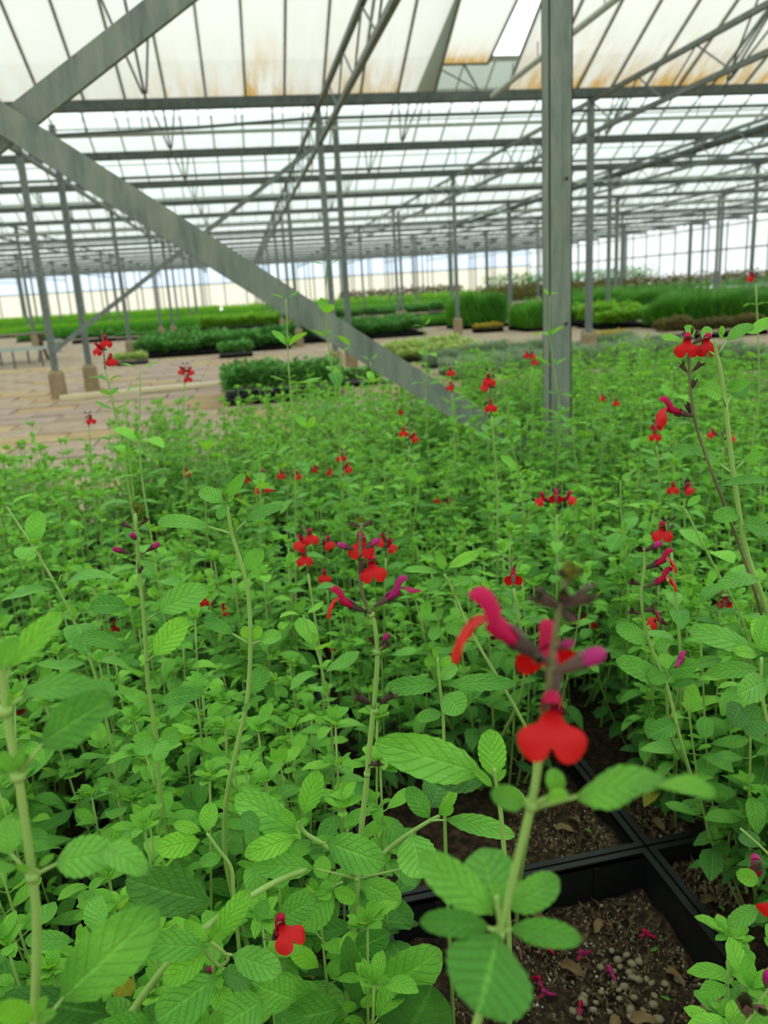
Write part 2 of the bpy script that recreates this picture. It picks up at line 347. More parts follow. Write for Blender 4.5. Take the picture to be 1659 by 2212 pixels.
# --- posts
def post_mesh(h, wd, dp, name, mat):
    mb = MB(); t = .004
    mb.box((-wd/2, -dp/2, .0), (0.002, -dp/2+t, h)); mb.box((.002, -dp/2+.006, 0), (wd/2, -dp/2+.01, h))
    mb.box((-wd/2, -dp/2, 0), (-wd/2+t, dp/2, h)); mb.box((wd/2-t, -dp/2+.006, 0), (wd/2, dp/2, h))
    mb.box((-wd/2, dp/2-t, 0), (wd/2, dp/2, h)); return mb.mesh(name, mat)
post_me = post_mesh(ZG-.05-.2, .066, .066, 'shaft', 'galv')
mb = MB()
for a, b, z0, z1 in ((.078, .072, 0, .31), (.072, .05, .31, .34)):
    vs = [V((sx*r, sy*r, z)) for z, r in ((z0, a), (z1, b)) for sx, sy in ((-1, -1), (1, -1), (1, 1), (-1, 1))]
    mb.add(vs, [(3, 2, 1, 0), (4, 5, 6, 7), (0, 1, 5, 4), (1, 2, 6, 5), (2, 3, 7, 6), (3, 0, 4, 7)])
foot_me = mb.mesh('footing', 'concrete')
def post(x, p, label, group):
    t = thing('steel_post', (x, p, 0), label, 'post', group)
    o = link('shaft', post_me, t); o.location.z = .2; link('footing', foot_me, t); return t
GT = [1.05+3.2*k for k in range(-7, 7)]
ROWLBL = {0: ('slim galvanised post standing in a pair on a concrete footing beside the sandy paving', 'paired posts at the paving'),
          1: ('slim grey post of the second row, standing among the plant trays', 'posts of the second row')}
for r in range(0, 9):
    P = P1+6.4*r
    for g in GT:
        if not (-.30*P-3 < g < .74*P+4 and GL+.3 < g < GR-.3): continue
        lb, gp = ROWLBL.get(r, ('thin distant grey post standing between the far plant beds', 'posts far down the greenhouse'))
        post(g, P, lb, gp)
        if r in (0, 2, 4) and -.30*P-1 < g < .74*P+1: post(g+.26, P+.62, lb, gp)
# the thick pillar in the salvia bed
NP = V((1.18, 3.0, 0))
t = thing('steel_pillar', NP, 'thick weathered galvanised pillar rising out of the red-flowered salvia bed', 'pillar')
link('shaft', post_mesh(ZG-.05, .09, .075, 'shaft', 'galv_old'), t)
mb = MB(); mb.tube([V((.022, -.0375, 0)), V((.022, -.0335, 0))], .006, 8)
for y_ in (385, 700):
    b = link('bolt_hole', mb.mesh('bolt_hole', 'black'), t); b.location = (0, 0, at_row(1213, y_, 2.96).z)
# second near pillar that carries the braces, out of the frame to the side
t = thing('steel_pillar', (NP.x-3.2, 3.0, 0), 'thick weathered galvanised pillar at the other end of the crossed braces', 'pillar')
link('shaft', post_mesh(ZG-.05, .09, .075, 'shaft', 'galv_old'), t)

# --- crossed braces
def brace(a, b, w, h, label, mat, group=None):
    mid = (a+b)/2; mb = MB(); mb.beam(a-mid, b-mid, h, w);
    o = mb.obj('diagonal_brace', mat); o.location = mid; return tag(o, label, 'brace', group)
def on_line(P, pa, pb, xa_, xb_):
    A, B = at_row(*pa, P), at_row(*pb, P); d = (B-A)/(B.x-A.x)
    return A+d*(xa_-A.x), A+d*(xb_-A.x)
a, b = on_line(2.95, (25, 270), (985, 880), NP.x-3.2, NP.x-.03)
brace(a, b, .088, .03, 'wide weathered steel brace sloping down into the salvia bed at the thick pillar', 'galv_old')
a, b = on_line(3.02, (370, 0), (0, 290), NP.x-.043, NP.x-3.2+.043)
brace(a, b, .088, .03, 'wide weathered steel brace climbing towards the roof and crossing the other one', 'galv_old')
a, b = on_line(9.69, (112, 762), (650, 340), -2.13, .98)
brace(a, b, .05, .02, 'thin steel brace rising from the paired posts by the timber plank', 'galv')
a, b = on_line(9.81, (100, 350), (560, 640), -2.1, 1.0)
brace(a, b, .05, .02, 'thin steel brace falling behind the wide brace to the middle posts', 'galv')

# --- lattice trusses across the spans
ZB = 2.63
def truss(g, pa, pb, lbl, grp, split):
    t = thing('lattice_truss', (g, pa, 0), lbl, 'truss', grp); Ln = pb-pa; c0 = .031 if pa > 5 else 0.0; c1 = Ln-.031
    mb = MB(); mb.beam(V((0, c0, ZG-.075)), V((0, c1, ZG-.075)), .045, .045); mb.obj('top_chord', 'galv', t)
    mb = MB(); mb.beam(V((0, c0, ZB)), V((0, c1, ZB)), .045, .045); mb.obj('bottom_chord', 'galv', t)
    n = 12; allw = MB()
    for i in range(n):
        y0, y1 = c0+.012, c1-.012; a = V((0, y0+(y1-y0)*i/n, ZB if i % 2 else ZG-.09)); b = V((0, y0+(y1-y0)*(i+1)/n, ZG-.09 if i % 2 else ZB))
        if split: mb = MB(); mb.tube([a, b], .009, 5); mb.obj('web_rod', 'galv', t)
        else: allw.tube([a, b], .009, 4)
    if not split: stuff(allw.obj('web_rods', 'galv', t))
for g in GT:
    if -3 < g < 8: truss(g, 3.0, P1, 'lattice truss carrying the rust-stained roof span, with zigzag rods', 'trusses of the stained span', True)
    for r in range(0, 8):
        P = P1+6.4*r
        if -.3*P-3 < g < .74*P+4:
            truss(g, P, P+6.4, 'lattice truss over the plant beds beyond the paired posts' if r < 2 else 'distant lattice truss far down the greenhouse', 'trusses over the beds' if r < 2 else 'distant trusses', r < 1)
# --- vent racks hanging in a V from the ridges, pipes under the gutters
for j in range(0, 6):
    Pg = P1+SPAN*j
    for g in (-7.1, -3.9, -.75, 2.55, 5.7, 8.9, 12.1):
        if not (-.3*Pg < g < .72*Pg) or (j == 0 and g > 0 and g < 5): continue
        t = thing('vent_rack', (g, Pg, 0), 'thin V-shaped vent lifting rack hanging below the roof ridge', 'vent rack', 'vent racks under the ridges')
        mb = MB(); mb.tube([V((-.26, -1.5, ZG+RISE)), V((-.02, -.45, ZG+.02))], .012, 5); mb.tube([V((.26, -1.5, ZG+RISE)), V((.02, -.45, ZG+.02))], .012, 5); mb.obj('arm', 'steel_dark', t)
        mb = MB(); mb.tube([V((0, -1.6, ZG+RISE)), V((0, -.35, ZG-.06))], .014, 5); mb.obj('rack_bar', 'steel_dark', t)
def pipe(pts, r, mat, lbl, grp=None, hang=None):
    hang = hang or (lambda p: V((p.x, p.y, p.z+.16)))
    o = thing('pipe', pts[0], lbl, 'pipe', grp); mb = MB(); mb.tube([p-pts[0] for p in pts], r, 8); mb.obj('tube', mat, o)
    mb = MB()
    for i in range(1, 9):
        s = i/9*(len(pts)-1); k = min(int(s), len(pts)-2); p = pts[k]+(pts[k+1]-pts[k])*(s-k); mb.tube([p-pts[0], hang(p)-pts[0]], .006, 4)
    stuff(mb.obj('hanger', 'steel_dark', o)); return o
z = at_row(830, 274, 9.9).z
pipe([V((-6, 9.9, z)), V((9, 9.9, z))], .02, 'pipe_light', 'pale heating pipe slung across just below the first gutter', hang=lambda p: V((p.x, P1+.055, ZG-.042)))
pipe([at_row(60, 296, 9.804), at_row(430, 275, 9.804), V((.95, 9.804, 2.885)), V((6.6, 9.804, 2.885))], .018, 'steel_dark', 'dark drive shaft sloping up to the middle paired posts', hang=lambda p: V((p.x, P1+.05, ZG-.042)))
for j, dz in ((1, .30), (2, .26), (3, .3), (4, .25), (5, .3)):
    pipe([V((-9-j*2, P1+SPAN*j-.053, ZG-dz)), V((12+j*3, P1+SPAN*j-.053, ZG-dz))], .02, 'pipe_light' if j % 2 == 0 else 'steel_dark', 'heating pipe hung across beneath a farther gutter', 'pipes beneath the farther gutters', hang=lambda p: V((p.x, p.y, ZG-.042)))
pipe([V((3.02, 3.0, ZG-.02)), V((3.02, P1-.1, ZG-.02))], .028, 'pipe_light', 'pale rod running lengthwise to the gutter beside the open vent')
pipe([V((7.58, P1, 2.895)), V((7.58, 29, 2.895))], .06, 'steel_dark', 'fat dark pipe running lengthwise under the farther trusses', hang=lambda p: V((7.46, p.y, ZG-.075)))

# --- outer walls: framed sheeting
def wall(name, a, b, zsplit, top, lower_mat, upper_mat, step, lbl):
    t = link(name, None); t['kind'] = 'structure'; tag(t, lbl, None)
    d = (b-a); n = max(1, int(d.length/step)); Zt = ZG if not top else top; shared = {}
    ang = math.atan2(d.y, d.x); R = Matrix.Rotation(ang, 4, 'Z'); w_ = d.length/n
    lo = quad_mesh('wall_pane', [V((.03, 0, .1)), V((w_-.03, 0, .1)), V((w_-.03, 0, zsplit)), V((.03, 0, zsplit))], lower_mat)
    hi = quad_mesh('wall_pane', [V((.03, 0, zsplit+.05)), V((w_-.03, 0, zsplit+.05)), V((w_-.03, 0, Zt)), V((.03, 0, Zt))], upper_mat)
    mb = MB(); mb.box((-.03, -.03, 0), (.03, .03, Zt)); st = mb.mesh('mullion', 'steel_dark')
    for i in range(n):
        m4 = Matrix.Translation(a+d*(i/n)) @ R
        link('wall_pane', lo, t, m4); link('wall_pane', hi, t, m4); link('mullion', st, t, m4)
    mb = MB(); mb.beam(a+V((0, 0, zsplit+.02)), b+V((0, 0, zsplit+.02)), .06, .06); mb.obj('wall_rail', 'steel_dark', t)
wall('wall_far', V((GL, PF, 0)), V((GR, PF, 0)), 1.9, 3.75, 'wall_cream', 'wall_clear', 1.6, 'distant end wall of cream sheeting below clear glazing')
wall('wall_right', V((GR, PF, 0)), V((GR, PB, 0)), 1.75, 0, 'wall_white', 'wall_white', 1.6, 'long glazed side wall with thin mullions')
wall('wall_left', V((GL, PB, 0)), V((GL, PF, 0)), 1.75, 0, 'wall_cream', 'wall_clear', 1.6, 'long side wall of cream sheeting')
wall('wall_back', V((GL, PB, 0)), V((GR, PB, 0)), 1.75, 3.75, 'wall_cream', 'wall_clear', 1.6, 'end wall behind the salvia bed')

# --- paving slabs in the open floor
ns_ = 0
slab_me = []
for m_ in ('slab', 'slab', 'slab_b', 'slab', 'slab_c'):
    mb = MB(); mb.box((-.292, -.192, 0), (.292, .192, .03)); slab_me.append(mb.mesh('paving_slab', m_))
for i in range(-12, 14):
    for j in range(0, 30):
        x = -.3+i*.6+(.3 if j % 2 else 0); y = 3.2+j*.4
        if y < 3.6 and x > -.8 or (x > .6 and y < 4.9): continue
        q = project(V((x, y, 0)))
        if q is None or not (-60 < q[0] < 1720) or ns_ >= 300 or (q[0] > 1000 and y < 6.5): continue
        o = link('paving_slab', random.choice(slab_me), floor); o.location = (x, y, random.uniform(-.012, 0)); o.rotation_euler = (random.uniform(-.006, .006), random.uniform(-.006, .006), random.uniform(-.008, .008)); ns_ += 1

# ================================================================== leaves, flowers: shared meshes
LEAFV = []
for bend, tip, fold, wr in ((.10, -.12, .22, .54), (.16, -.30, .12, .58), (.04, .05, .30, .50), (.20, -.45, .10, .56), (-.05, .16, .28, .53)):
    row = []
    for m_ in ('leaf', 'leaf_young', 'leaf_deep', 'leaf_yellow'):
        mb = MB(); leaf_geo(mb, V((0, 0, 0)), V((0, .5, bend)), V((0, 1, tip)), wr, V((0, 0, 1)), 6, 4, fold, .10, 0, 0, 0, bend*30)
        row.append(mb.mesh('leaf', m_, True))
    LEAFV.append(row)
LOW = []
for bend, tip, fold, wr in ((.12, -.2, .2, .56), (.02, .1, .3, .54), (.2, -.5, .1, .58)):
    mb = MB(); leaf_geo(mb, V((0, 0, 0)), V((0, .5, bend)), V((0, 1, tip)), wr, V((0, 0, 1)), 4, 2, fold, .0); LOW.append((mb.v, mb.f, mb.uv))
def add_low(mb, m4, mi, k=None):
    v, f, uv = LOW[random.randrange(3) if k is None else k]; b = len(mb.v)
    mb.v.extend([m4 @ p for p in v]); mb.f.extend([tuple(b+i for i in g) for g in f]); mb.mi.extend([mi]*len(f)); mb.uv.extend(uv)
def frame(pos, d, n, s):
    """matrix with +Y along d, +Z near n, uniform scale s"""
    y = d.normalized(); x = y.cross(n)
    if x.length < 1e-3: x = y.cross(V((1, 0, 0)))
    x.normalize(); z = x.cross(y)
    return Matrix(((x.x*s, y.x*s, z.x*s, pos.x), (x.y*s, y.y*s, z.y*s, pos.y), (x.z*s, y.z*s, z.z*s, pos.z), (0, 0, 0, 1)))

# flower, 1 unit = 1 m; +Y is out along the tube, +Z up, origin at the pedicel
def lathe(mb, prof, n=8, mi=0, bendz=0.0):
    vs = []
    for y_, r, zc in prof:
        for k in range(n):
            q = 2*math.pi*k/n; vs.append(V((r*math.cos(q), y_, zc+r*math.sin(q))))
    mb.add(vs, [(i*n+(k+1) % n, i*n+k, (i+1)*n+k, (i+1)*n+(k+1) % n) for i in range(len(prof)-1) for k in range(n)], mi=mi)
def calyx_mesh(mat='calyx', open_=True):
    mb = MB(); lathe(mb, [(-.002, .0007, 0), (0, .0011, 0), (.003, .0021, .0002), (.008, .0030, .0006), (.0105, .0033, .0008)], 8)
    for a0, ln, sz in ((90, .0062, .0030), (-55, .0052, .0027), (235, .0052, .0027)):      # one broad upper tooth, two lower
        q = math.radians(a0); o = V((math.cos(q), 0, math.sin(q))); sd = V((-math.sin(q), 0, math.cos(q)))
        b0 = V((0, .0095, .0008)) + o*.0031; spread = .0016 if open_ else -.0008
        mb.add([b0+sd*sz, b0-sd*sz, b0-sd*sz*.6+V((0, ln*.5, 0))+o*spread*.4, b0+sd*sz*.6+V((0, ln*.5, 0))+o*spread*.4, b0+V((0, ln, 0))+o*spread], [(0, 1, 2, 3), (3, 2, 4)])
    return mb.mesh('calyx', mat, True)
def tube_mesh(mat, closed=False):
    mb = MB()
    lathe(mb, [(.006, .0018, .0006), (.012, .0027, .001), (.018, .0036, .0018), (.0215, .0037, .0026)], 10)
    vs = []; ns, nw = 7, 6                                           # hooded upper lip
    for i in range(ns+1):
        s = i/ns; y_ = .0195+.0125*s; zc = .0040+.0066*math.sin(s*1.9)-.0022*s*s; r = .0041*(1-.30*s)*(math.sqrt(max(0, 1-max(0, (s-.72)/.28)**2))+.03)
        for j in range(nw+1):
            q = math.radians(-25+230*j/nw); vs.append(V((r*math.cos(q), y_, zc+r*math.sin(q)-.001)))
    mb.add(vs, [(i*(nw+1)+j+1, i*(nw+1)+j, (i+1)*(nw+1)+j, (i+1)*(nw+1)+j+1) for i in range(ns) for j in range(nw)])
    return mb.mesh('tube', mat, True)
def lip_mesh(mat, k=1.0, curl=0.0):
    """lower lip: a domed shoulder piece over two rounded lobes with a notch between them"""
    mb = MB(); nr, nc = 10, 22; vs = []; W0 = .0126*k; L0 = .0140*k
    for j in range(nc+1):
        u = math.sin((2*j/nc-1)*math.pi/2); a = abs(u); e = math.sqrt(max(0.0, 1-((a-.5)/.5)**2))
        zb = .80+.55*e - (.0 if a > .12 else 0); zl = .80-.40*e; zt = (a/.40)**2*.33 if a < .40 else zl
        if .40 <= a < .5: zt = .33+(zl-.33)*(a-.40)/.1
        zb = max(zb, zt+.01, .93-.2*a if a < .2 else 0)
        for i in range(nr+1):
            z = zt+(zb-zt)*i/nr; v = z/1.35; x = u*(1-.16*max(0, z-.8))*(1-curl*.4*v)
            y_ = .0205 + .0078*math.sin(min(1, v*1.5)*math.pi/2) - .0052*u*u*v - .0022*v*v + .0010*math.cos((a-.5)*3.1)*v + curl*v*v*.006
            vs.append(V((W0*x, y_, .0044-L0*z)))
    k_ = nr+1
    mb.add(vs, [(j*k_+i, j*k_+i+1, (j+1)*k_+i+1, (j+1)*k_+i) for j in range(nc) for i in range(nr)])
    return mb.mesh('lower_lip', mat, True)
CAL, CAL_CLOSED, CAL_GREEN = calyx_mesh(), calyx_mesh('calyx', False), calyx_mesh('calyx_green', False)
TUBE, TUBE_MAG = tube_mesh('petal_pink'), tube_mesh('petal_magenta')
LIP, LIP_WILT = lip_mesh('petal'), lip_mesh('petal_wilt', .6, 1.6)
mb = MB(); lathe(mb, [(.008, .0024, .0006), (.012, .0033, .0008), (.0155, .0035, .001), (.0185, .0026, .0012), (.0200, .0004, .0012)], 8); BUD = mb.mesh('bud_tip', 'petal_magenta', True)

def flower(parent, pos, d, sc=1.0, kind='open', inv=None, up=V((0, 0, 1))):
    """calyx on the plant with its corolla as sub-parts"""
    m4 = frame(pos, d, up, sc)
    if inv is not None: m4 = inv @ m4
    if kind == 'open':
        o = link('flower', CAL, parent, m4); link('corolla_tube', TUBE, o); link('lower_lip', LIP, o)
    elif kind == 'faded':
        o = link('flower', CAL, parent, m4); link('corolla_tube', TUBE_MAG, o); link('lower_lip', LIP_WILT, o)
    elif kind == 'bud':
        o = link('flower_bud', CAL_CLOSED, parent, m4); link('bud_tip', BUD, o)
    elif kind == 'green': o = link('flower_bud', CAL_GREEN, parent, m4)
    elif kind == 'closed': o = link('flower_bud', CAL_CLOSED, parent, m4)
    else: o = link('calyx', CAL, parent, m4)
    return o

# ================================================================== generic salvia bushes
ZS = .14                                             # soil surface in the trays
def make_proto(seed):
    R = random.Random(seed); stem = MB(); inner = MB(); full = MB(); outer = []; ilist = []; shoots = []
    for si in range(R.choice((10, 11, 12))):
        az = si*2.4+R.uniform(-.5, .5); lean = R.uniform(.03, .17); H = R.uniform(.36, .50)
        b = V((math.cos(az)*.02, math.sin(az)*.02, 0)); t = V((math.cos(az)*lean, math.sin(az)*lean, H))
        mid = b.lerp(t, .5)+V((math.cos(az)*.02, math.sin(az)*.02, -.02))
        path = smooth_path([b, mid, t], 5); stem.tube(path, [.0024-.0011*i/10 for i in range(len(path))], 5)
        nn = int(H/.045); tw = R.uniform(0, 3); pets = []; o0, i0 = len(outer), len(ilist)
        for k in range(1, nn+1):
            s = k/nn; i = min(int(s*(len(path)-1)), len(path)-2); p = path[i].lerp(path[i+1], s*(len(path)-1)-i)
            tg = (path[i+1]-path[i]).normalized(); top = s > .52
            for side in (0, 1):
                q = tw+k*math.pi/2+side*math.pi+R.uniform(-.25, .25)
                out = V((math.cos(q), math.sin(q), 0)); pet = R.uniform(.006, .012)
                lift = R.uniform(.05, .75) if s > .8 else R.uniform(-.35, .45)
                d = (out+V((0, 0, lift))).normalized()
                ln = R.uniform(.036, .062)*(1-.45*max(0, s-.75)/.25)
                base = p+d*pet; stem.tube([p, base], .0008, 3, cap=False); pets.append((p, base))
                m4 = frame(base, d, V((0, 0, 1))+out*.25, ln)
                if min((m4 @ V((0, 1, -.5))).z, base.z) < .085: continue
                mt = 1 if s > .86 else (0 if s > .5 else 2)  # lower leaves get the dark tone, painting shade into gaps between layers
                if R.random() < .03 and s < .6: mt = 3
                add_low(full, m4, mt, R.randrange(3))
                if top: outer.append((R.randrange(5), mt, m4))
                else: add_low(inner, m4, mt, R.randrange(3)); ilist.append((m4, mt))
                if R.random() < .7:                   # axillary shoot
                    for a in (-.8, .8, .1):
                        q2 = q+a; d2 = V((math.cos(q2), math.sin(q2), R.uniform(.3, 1.1))).normalized()
                        m5 = frame(p+d*.004+V((0, 0, .006)), d2, V((0, 0, 1)), R.uniform(.012, .024)); mi = 1 if s > .6 else 0
                        if p.z < .10: continue
                        add_low(full, m5, mi, R.randrange(3)); add_low(inner, m5, mi, R.randrange(3)); ilist.append((m5, mi))
        for k in range(4):                            # shoot tip
            q = tw+k*math.pi/2; d = V((math.cos(q), math.sin(q), R.uniform(.6, 1.6))).normalized(); m4 = frame(path[-1], d, V((0, 0, 1)), R.uniform(.016, .028))
            add_low(full, m4, 1, R.randrange(3)); outer.append((R.randrange(5), 1, m4))
        shoots.append((path, pets, outer[o0:], ilist[i0:]))
    mats = ['leaf', 'leaf_young', 'leaf_deep', 'leaf_yellow']
    return dict(stem=stem.mesh('stem', 'stem', True), inner=inner.mesh('inner_foliage', mats, True), full=full.mesh('foliage', mats, True), outer=outer, shoots=shoots)
PROTO = [make_proto(100+i) for i in range(7)]

# trays: the grid follows the tray corner that shows between the plants
ZR = .205
C0 = ground(1392, 1838, ZR); E1 = ground(1085, 1902, ZR)-C0; E1.normalize(); E2 = V((E1.y, -E1.x, 0))
if E2.dot(ground(1640, 2212, ZR)-C0) < 0: E2 = -E2
TX, TY, GAP = .41, .57, .012
def tray_mesh():
    mb = MB(); t = .006; z0, z1 = .0, ZR
    for x0, y0, x1, y1 in ((0, 0, TX, t), (0, TY-t, TX, TY), (0, t, t, TY-t), (TX-t, t, TX, TY-t)): mb.box((x0, y0, z0+.004), (x1, y1, z1))
    mb.box((0, 0, z0), (TX, TY, z0+.004))
    for x0, y0, x1, y1 in ((-.004, -.004, TX+.004, t), (-.004, TY-t, TX+.004, TY+.004), (-.004, t, t, TY-t), (TX-t, t, TX+.004, TY-t)): mb.box((x0, y0, z1-.006), (x1, y1, z1+.003))
    for i in range(1, 5):                                            # ribs on the walls
        x = TX*i/5; mb.box((x-.004, -.004, .02), (x+.004, 0, z1-.006)); mb.box((x-.004, t, ZS-.02), (x+.004, t+.004, z1-.006)); mb.box((x-.004, TY-t-.004, ZS-.02), (x+.004, TY-t, z1-.006))
    return mb.mesh('tray_body', 'black')
def soil_mesh(seed):
    R = random.Random(seed); n, m = 28, 38; vs = []
    for i in range(n+1):
        for j in range(m+1):
            vs.append(V((.006+(TX-.012)*i/n, .006+(TY-.012)*j/m, ZS+R.uniform(-.004, .004)+.006*math.sin(i*.6+seed)*math.sin(j*.4))))
    mb = MB(); mb.add(vs, [(i*(m+1)+j, (i+1)*(m+1)+j, (i+1)*(m+1)+j+1, i*(m+1)+j+1) for i in range(n) for j in range(m)]); return mb.mesh('soil', 'soil', True)
TRAY, SOIL = tray_mesh(), [soil_mesh(1), soil_mesh(2)]
def in_poly(x, y, poly):
    c = False
    for i in range(len(poly)):
        (x0, y0), (x1, y1) = poly[i-1], poly[i]
        if (y0 > y) != (y1 > y) and x < (x1-x0)*(y-y0)/(y1-y0)+x0: c = not c
    return c
BED = [(-1.0, -.1), (-.95, 3.35), (.35, 3.75), (.75, 4.7), (2.6, 5.0), (3.4, 4.1), (3.6, -.1)]
ROTT = Matrix(((E1.x, E2.x, 0, 0), (E1.y, E2.y, 0, 0), (0, 0, 1, 0), (0, 0, 0, 1)))
if E1.cross(E2).z < 0: FLIP = True
else: FLIP = False
spots, TRAYS = [], []
def in_tray(p, m=.035):
    """the nearest point to p that lies inside a tray, m clear of its walls, and whether that is the bare tray"""
    best = None
    for o0, bare in TRAYS:
        d = p-o0; a, b = d.dot(E1), d.dot(E2); a2, b2 = min(max(a, m), TX-m), min(max(b, m), TY-m); e = (a-a2)**2+(b-b2)**2
        if best is None or e < best[0]: q = o0+E1*a2+E2*b2; best = (e, V((q.x, q.y, p.z)), bare)
    return best[1], best[2]
def tray_label(c):
    d_ = (V((c.x, c.y, 0))-V((C0.x, C0.y, 0))-(E1*TX+E2*TY)/2).length
    if d_ < .75: return 'deep black plastic tray of dark soil touching the bare gritty one', 'tray', 'black trays touching the bare one'
    if c.x < -.5: return 'black plastic tray of salvia at the bed edge along the sandy paving', 'tray', 'black trays along the paving'
    if c.y > 3.6: return 'black plastic tray of salvia at the back edge of the bed', 'tray', 'black trays at the back of the bed'
    return 'black plastic tray hidden under the middle of the salvia bed', 'tray', 'black trays under the middle of the bed'
for i in range(-9, 7):
    for j in range(-10, 3):
        o0 = V((C0.x, C0.y, 0)) + E1*(i*(TX+GAP)) + E2*(j*(TY+GAP))
        c = o0+E1*(TX/2)+E2*(TY/2)
        if not in_poly(c.x, c.y, BED): continue
        if j <= -4 and i >= -2: o0 = o0+E1*.17; c = c+E1*.17       # the row parts round the pillar
        q = project(V((c.x, c.y, .4)))
        if q is None: q = (800, 2000, 0)
        if not (-2500 < q[0] < 4500): continue
        TRAYS.append((o0, (i, j) == (0, 0)))
        org = o0+E1*TX if FLIP else o0
        X_ = -E1 if FLIP else E1
        m4 = Matrix(((X_.x, E2.x, 0, org.x), (X_.y, E2.y, 0, org.y), (0, 0, 1, 0), (0, 0, 0, 1)))
        t = thing('growing_tray', (0, 0, 0), *tray_label(c))
        if i == 0 and j == 0: t['label'] = 'black plastic tray of bare gritty soil with fallen red petals'; del t['group']
        t.matrix_basis = m4; link('tray_body', TRAY, t); link('soil', random.choice(SOIL), t).location.z = 0 if (i, j) == (0, 0) else .035
        for a in (.27, .73):
            for b in (.17, .5, .83):
                p = o0+E1*(TX*a)+E2*(TY*b)+V((random.uniform(-.03, .03), random.uniform(-.03, .03), ZS-.004)); spots.append(p)
# blooms seen across the bed: (px, facing), width of one bloom in px, px of the stem lower down
SPIKES = (
    ([(190, 911, 5)], 20, (200, 1050)), ([(668, 1172, 10), (648, 1182, -60), (655, 1218, 0)], 34, (690, 1400)), ([(708, 1182, 35), (700, 1256, -5)], 28, (715, 1380)), ([(825, 1180, -70), (845, 1188, 60)], 28, (830, 1330)),
    ([(440, 1307, -10), (480, 1327, 40)], 27, (470, 1500)), ([(200, 1364, 20), (240, 1367, 0)], 24, (230, 1500)), ([(36, 1550, 30)], 26, (50, 1680)), ([(130, 1585, 40), (75, 1602, -20)], 22, (110, 1700)),
    ([(736, 992, 0), (750, 1016, 60)], 22, (740, 1120)), ([(712, 1023, 5), (680, 1016, -60)], 17, (700, 1120)), ([(606, 1030, -20), (640, 1032, 30)], 19, (620, 1140)), ([(578, 1060, 10), (565, 1030, 40), (556, 1062, -40)], 19, (570, 1180)), ([(532, 1040, -30), (512, 1078, 50)], 16, (530, 1150)),
    ([(400, 1024, 0)], 17, (410, 1130)), ([(716, 1096, -10), (738, 1090, 30)], 15, (725, 1180)), ([(1060, 826, 5), (1052, 842, -70), (1064, 882, 0)], 27, (1070, 1000)), ([(975, 806, 10), (975, 838, -30)], 19, (980, 920)), ([(1140, 768, -30), (1152, 770, 30), (1157, 783, 10)], 15, (1150, 880)),
    ([(873, 938, -10), (895, 949, 60)], 21, (885, 1050)), ([(866, 892, 10)], 13, (868, 960)), ([(1305, 862, -40), (1335, 872, 20)], 16, (1320, 960)), ([(1410, 922, 170), (1423, 946, 0)], 25, (1425, 1060)), ([(1543, 946, -70), (1583, 952, 70)], 21, (1560, 1060)),
    ([(1462, 1062, 0), (1492, 1060, 60)], 25, (1480, 1200)), ([(1172, 1092, -70), (1236, 1087, 70), (1195, 1075, 180)], 29, (1206, 1350)), ([(948, 1084, -20), (972, 1086, 40)], 18, (965, 1200)), ([(990, 1074, 5), (1015, 1076, 60)], 15, (1000, 1180)),
    ([(1443, 1163, 5)], 42, (1470, 1420)), ([(1103, 1246, 180)], 38, (1130, 1400)), ([(1553, 1299, 180)], 32, (1560, 1450)), ([(1422, 1360, -75)], 36, (1470, 1520)), ([(1238, 1345, -50), (1268, 1345, 20)], 22, (1270, 1480)), ([(1290, 1358, 20)], 18, (1300, 1480)),
    ([(1630, 600, -60)], 20, (1640, 800)), ([(745, 1432, 10), (712, 1412, -40)], 14, (730, 1500)), ([(240, 1480, 60)], 13, (250, 1560)), ([(545, 1125, 20), (585, 1128, 60)], 15, (560, 1220)), ([(1185, 895, 20), (1085, 918, 60)], 12, (1140, 980)))
BLOOMS = [(x, y, .0235*F/wp) for bl, wp, ft in SPIKES for x, y, a in bl]
SOILWIN = [(860, 1950), (1000, 1890), (1110, 1770), (1190, 1735), (1330, 1745), (1400, 1790), (1440, 1850), (1490, 1960), (1540, 2100), (1600, 2300), (840, 2300)]
n_b = 0
def bush_label(p):
    if (V((p.x, p.y, 0))-V((1.18, 3.0, 0))).length < .55: return 'leafy salvia bush crowded round the foot of the thick pillar', 'salvia bushes round the pillar'
    if p.x < -.55: return 'leafy salvia bush at the edge of the bed along the sandy paving', 'salvia bushes along the paving edge'
    if (V((p.x, p.y, 0))-V((C0.x, C0.y, 0))).length < .62: return 'leafy salvia bush growing right beside the bare soil tray', 'salvia bushes beside the bare tray'
    if p.y > 3.9: return 'leafy salvia bush at the back of the bed before the silvery trays', 'salvia bushes at the back of the bed'
    if p.y < 1.3: return 'leafy salvia bush around the sharp slender flower spike', 'salvia bushes around the sharp spike'
    if p.x > 1.3: return 'leafy salvia bush packed between the thick pillar and the scarlet pair of blooms', 'salvia bushes beyond the scarlet pair'
    return 'leafy salvia bush packed in the middle of the flowering bed', 'salvia bushes in the middle of the bed'
EXTRA = [in_tray(ground(x, y, ZS-.004), .08)[0] for x, y in ((1505, 1850), (1600, 1845), (1550, 1730), (1665, 1790), (1640, 1650), (1470, 1690), (1700, 1690), (1720, 1900), (1390, 1650))]
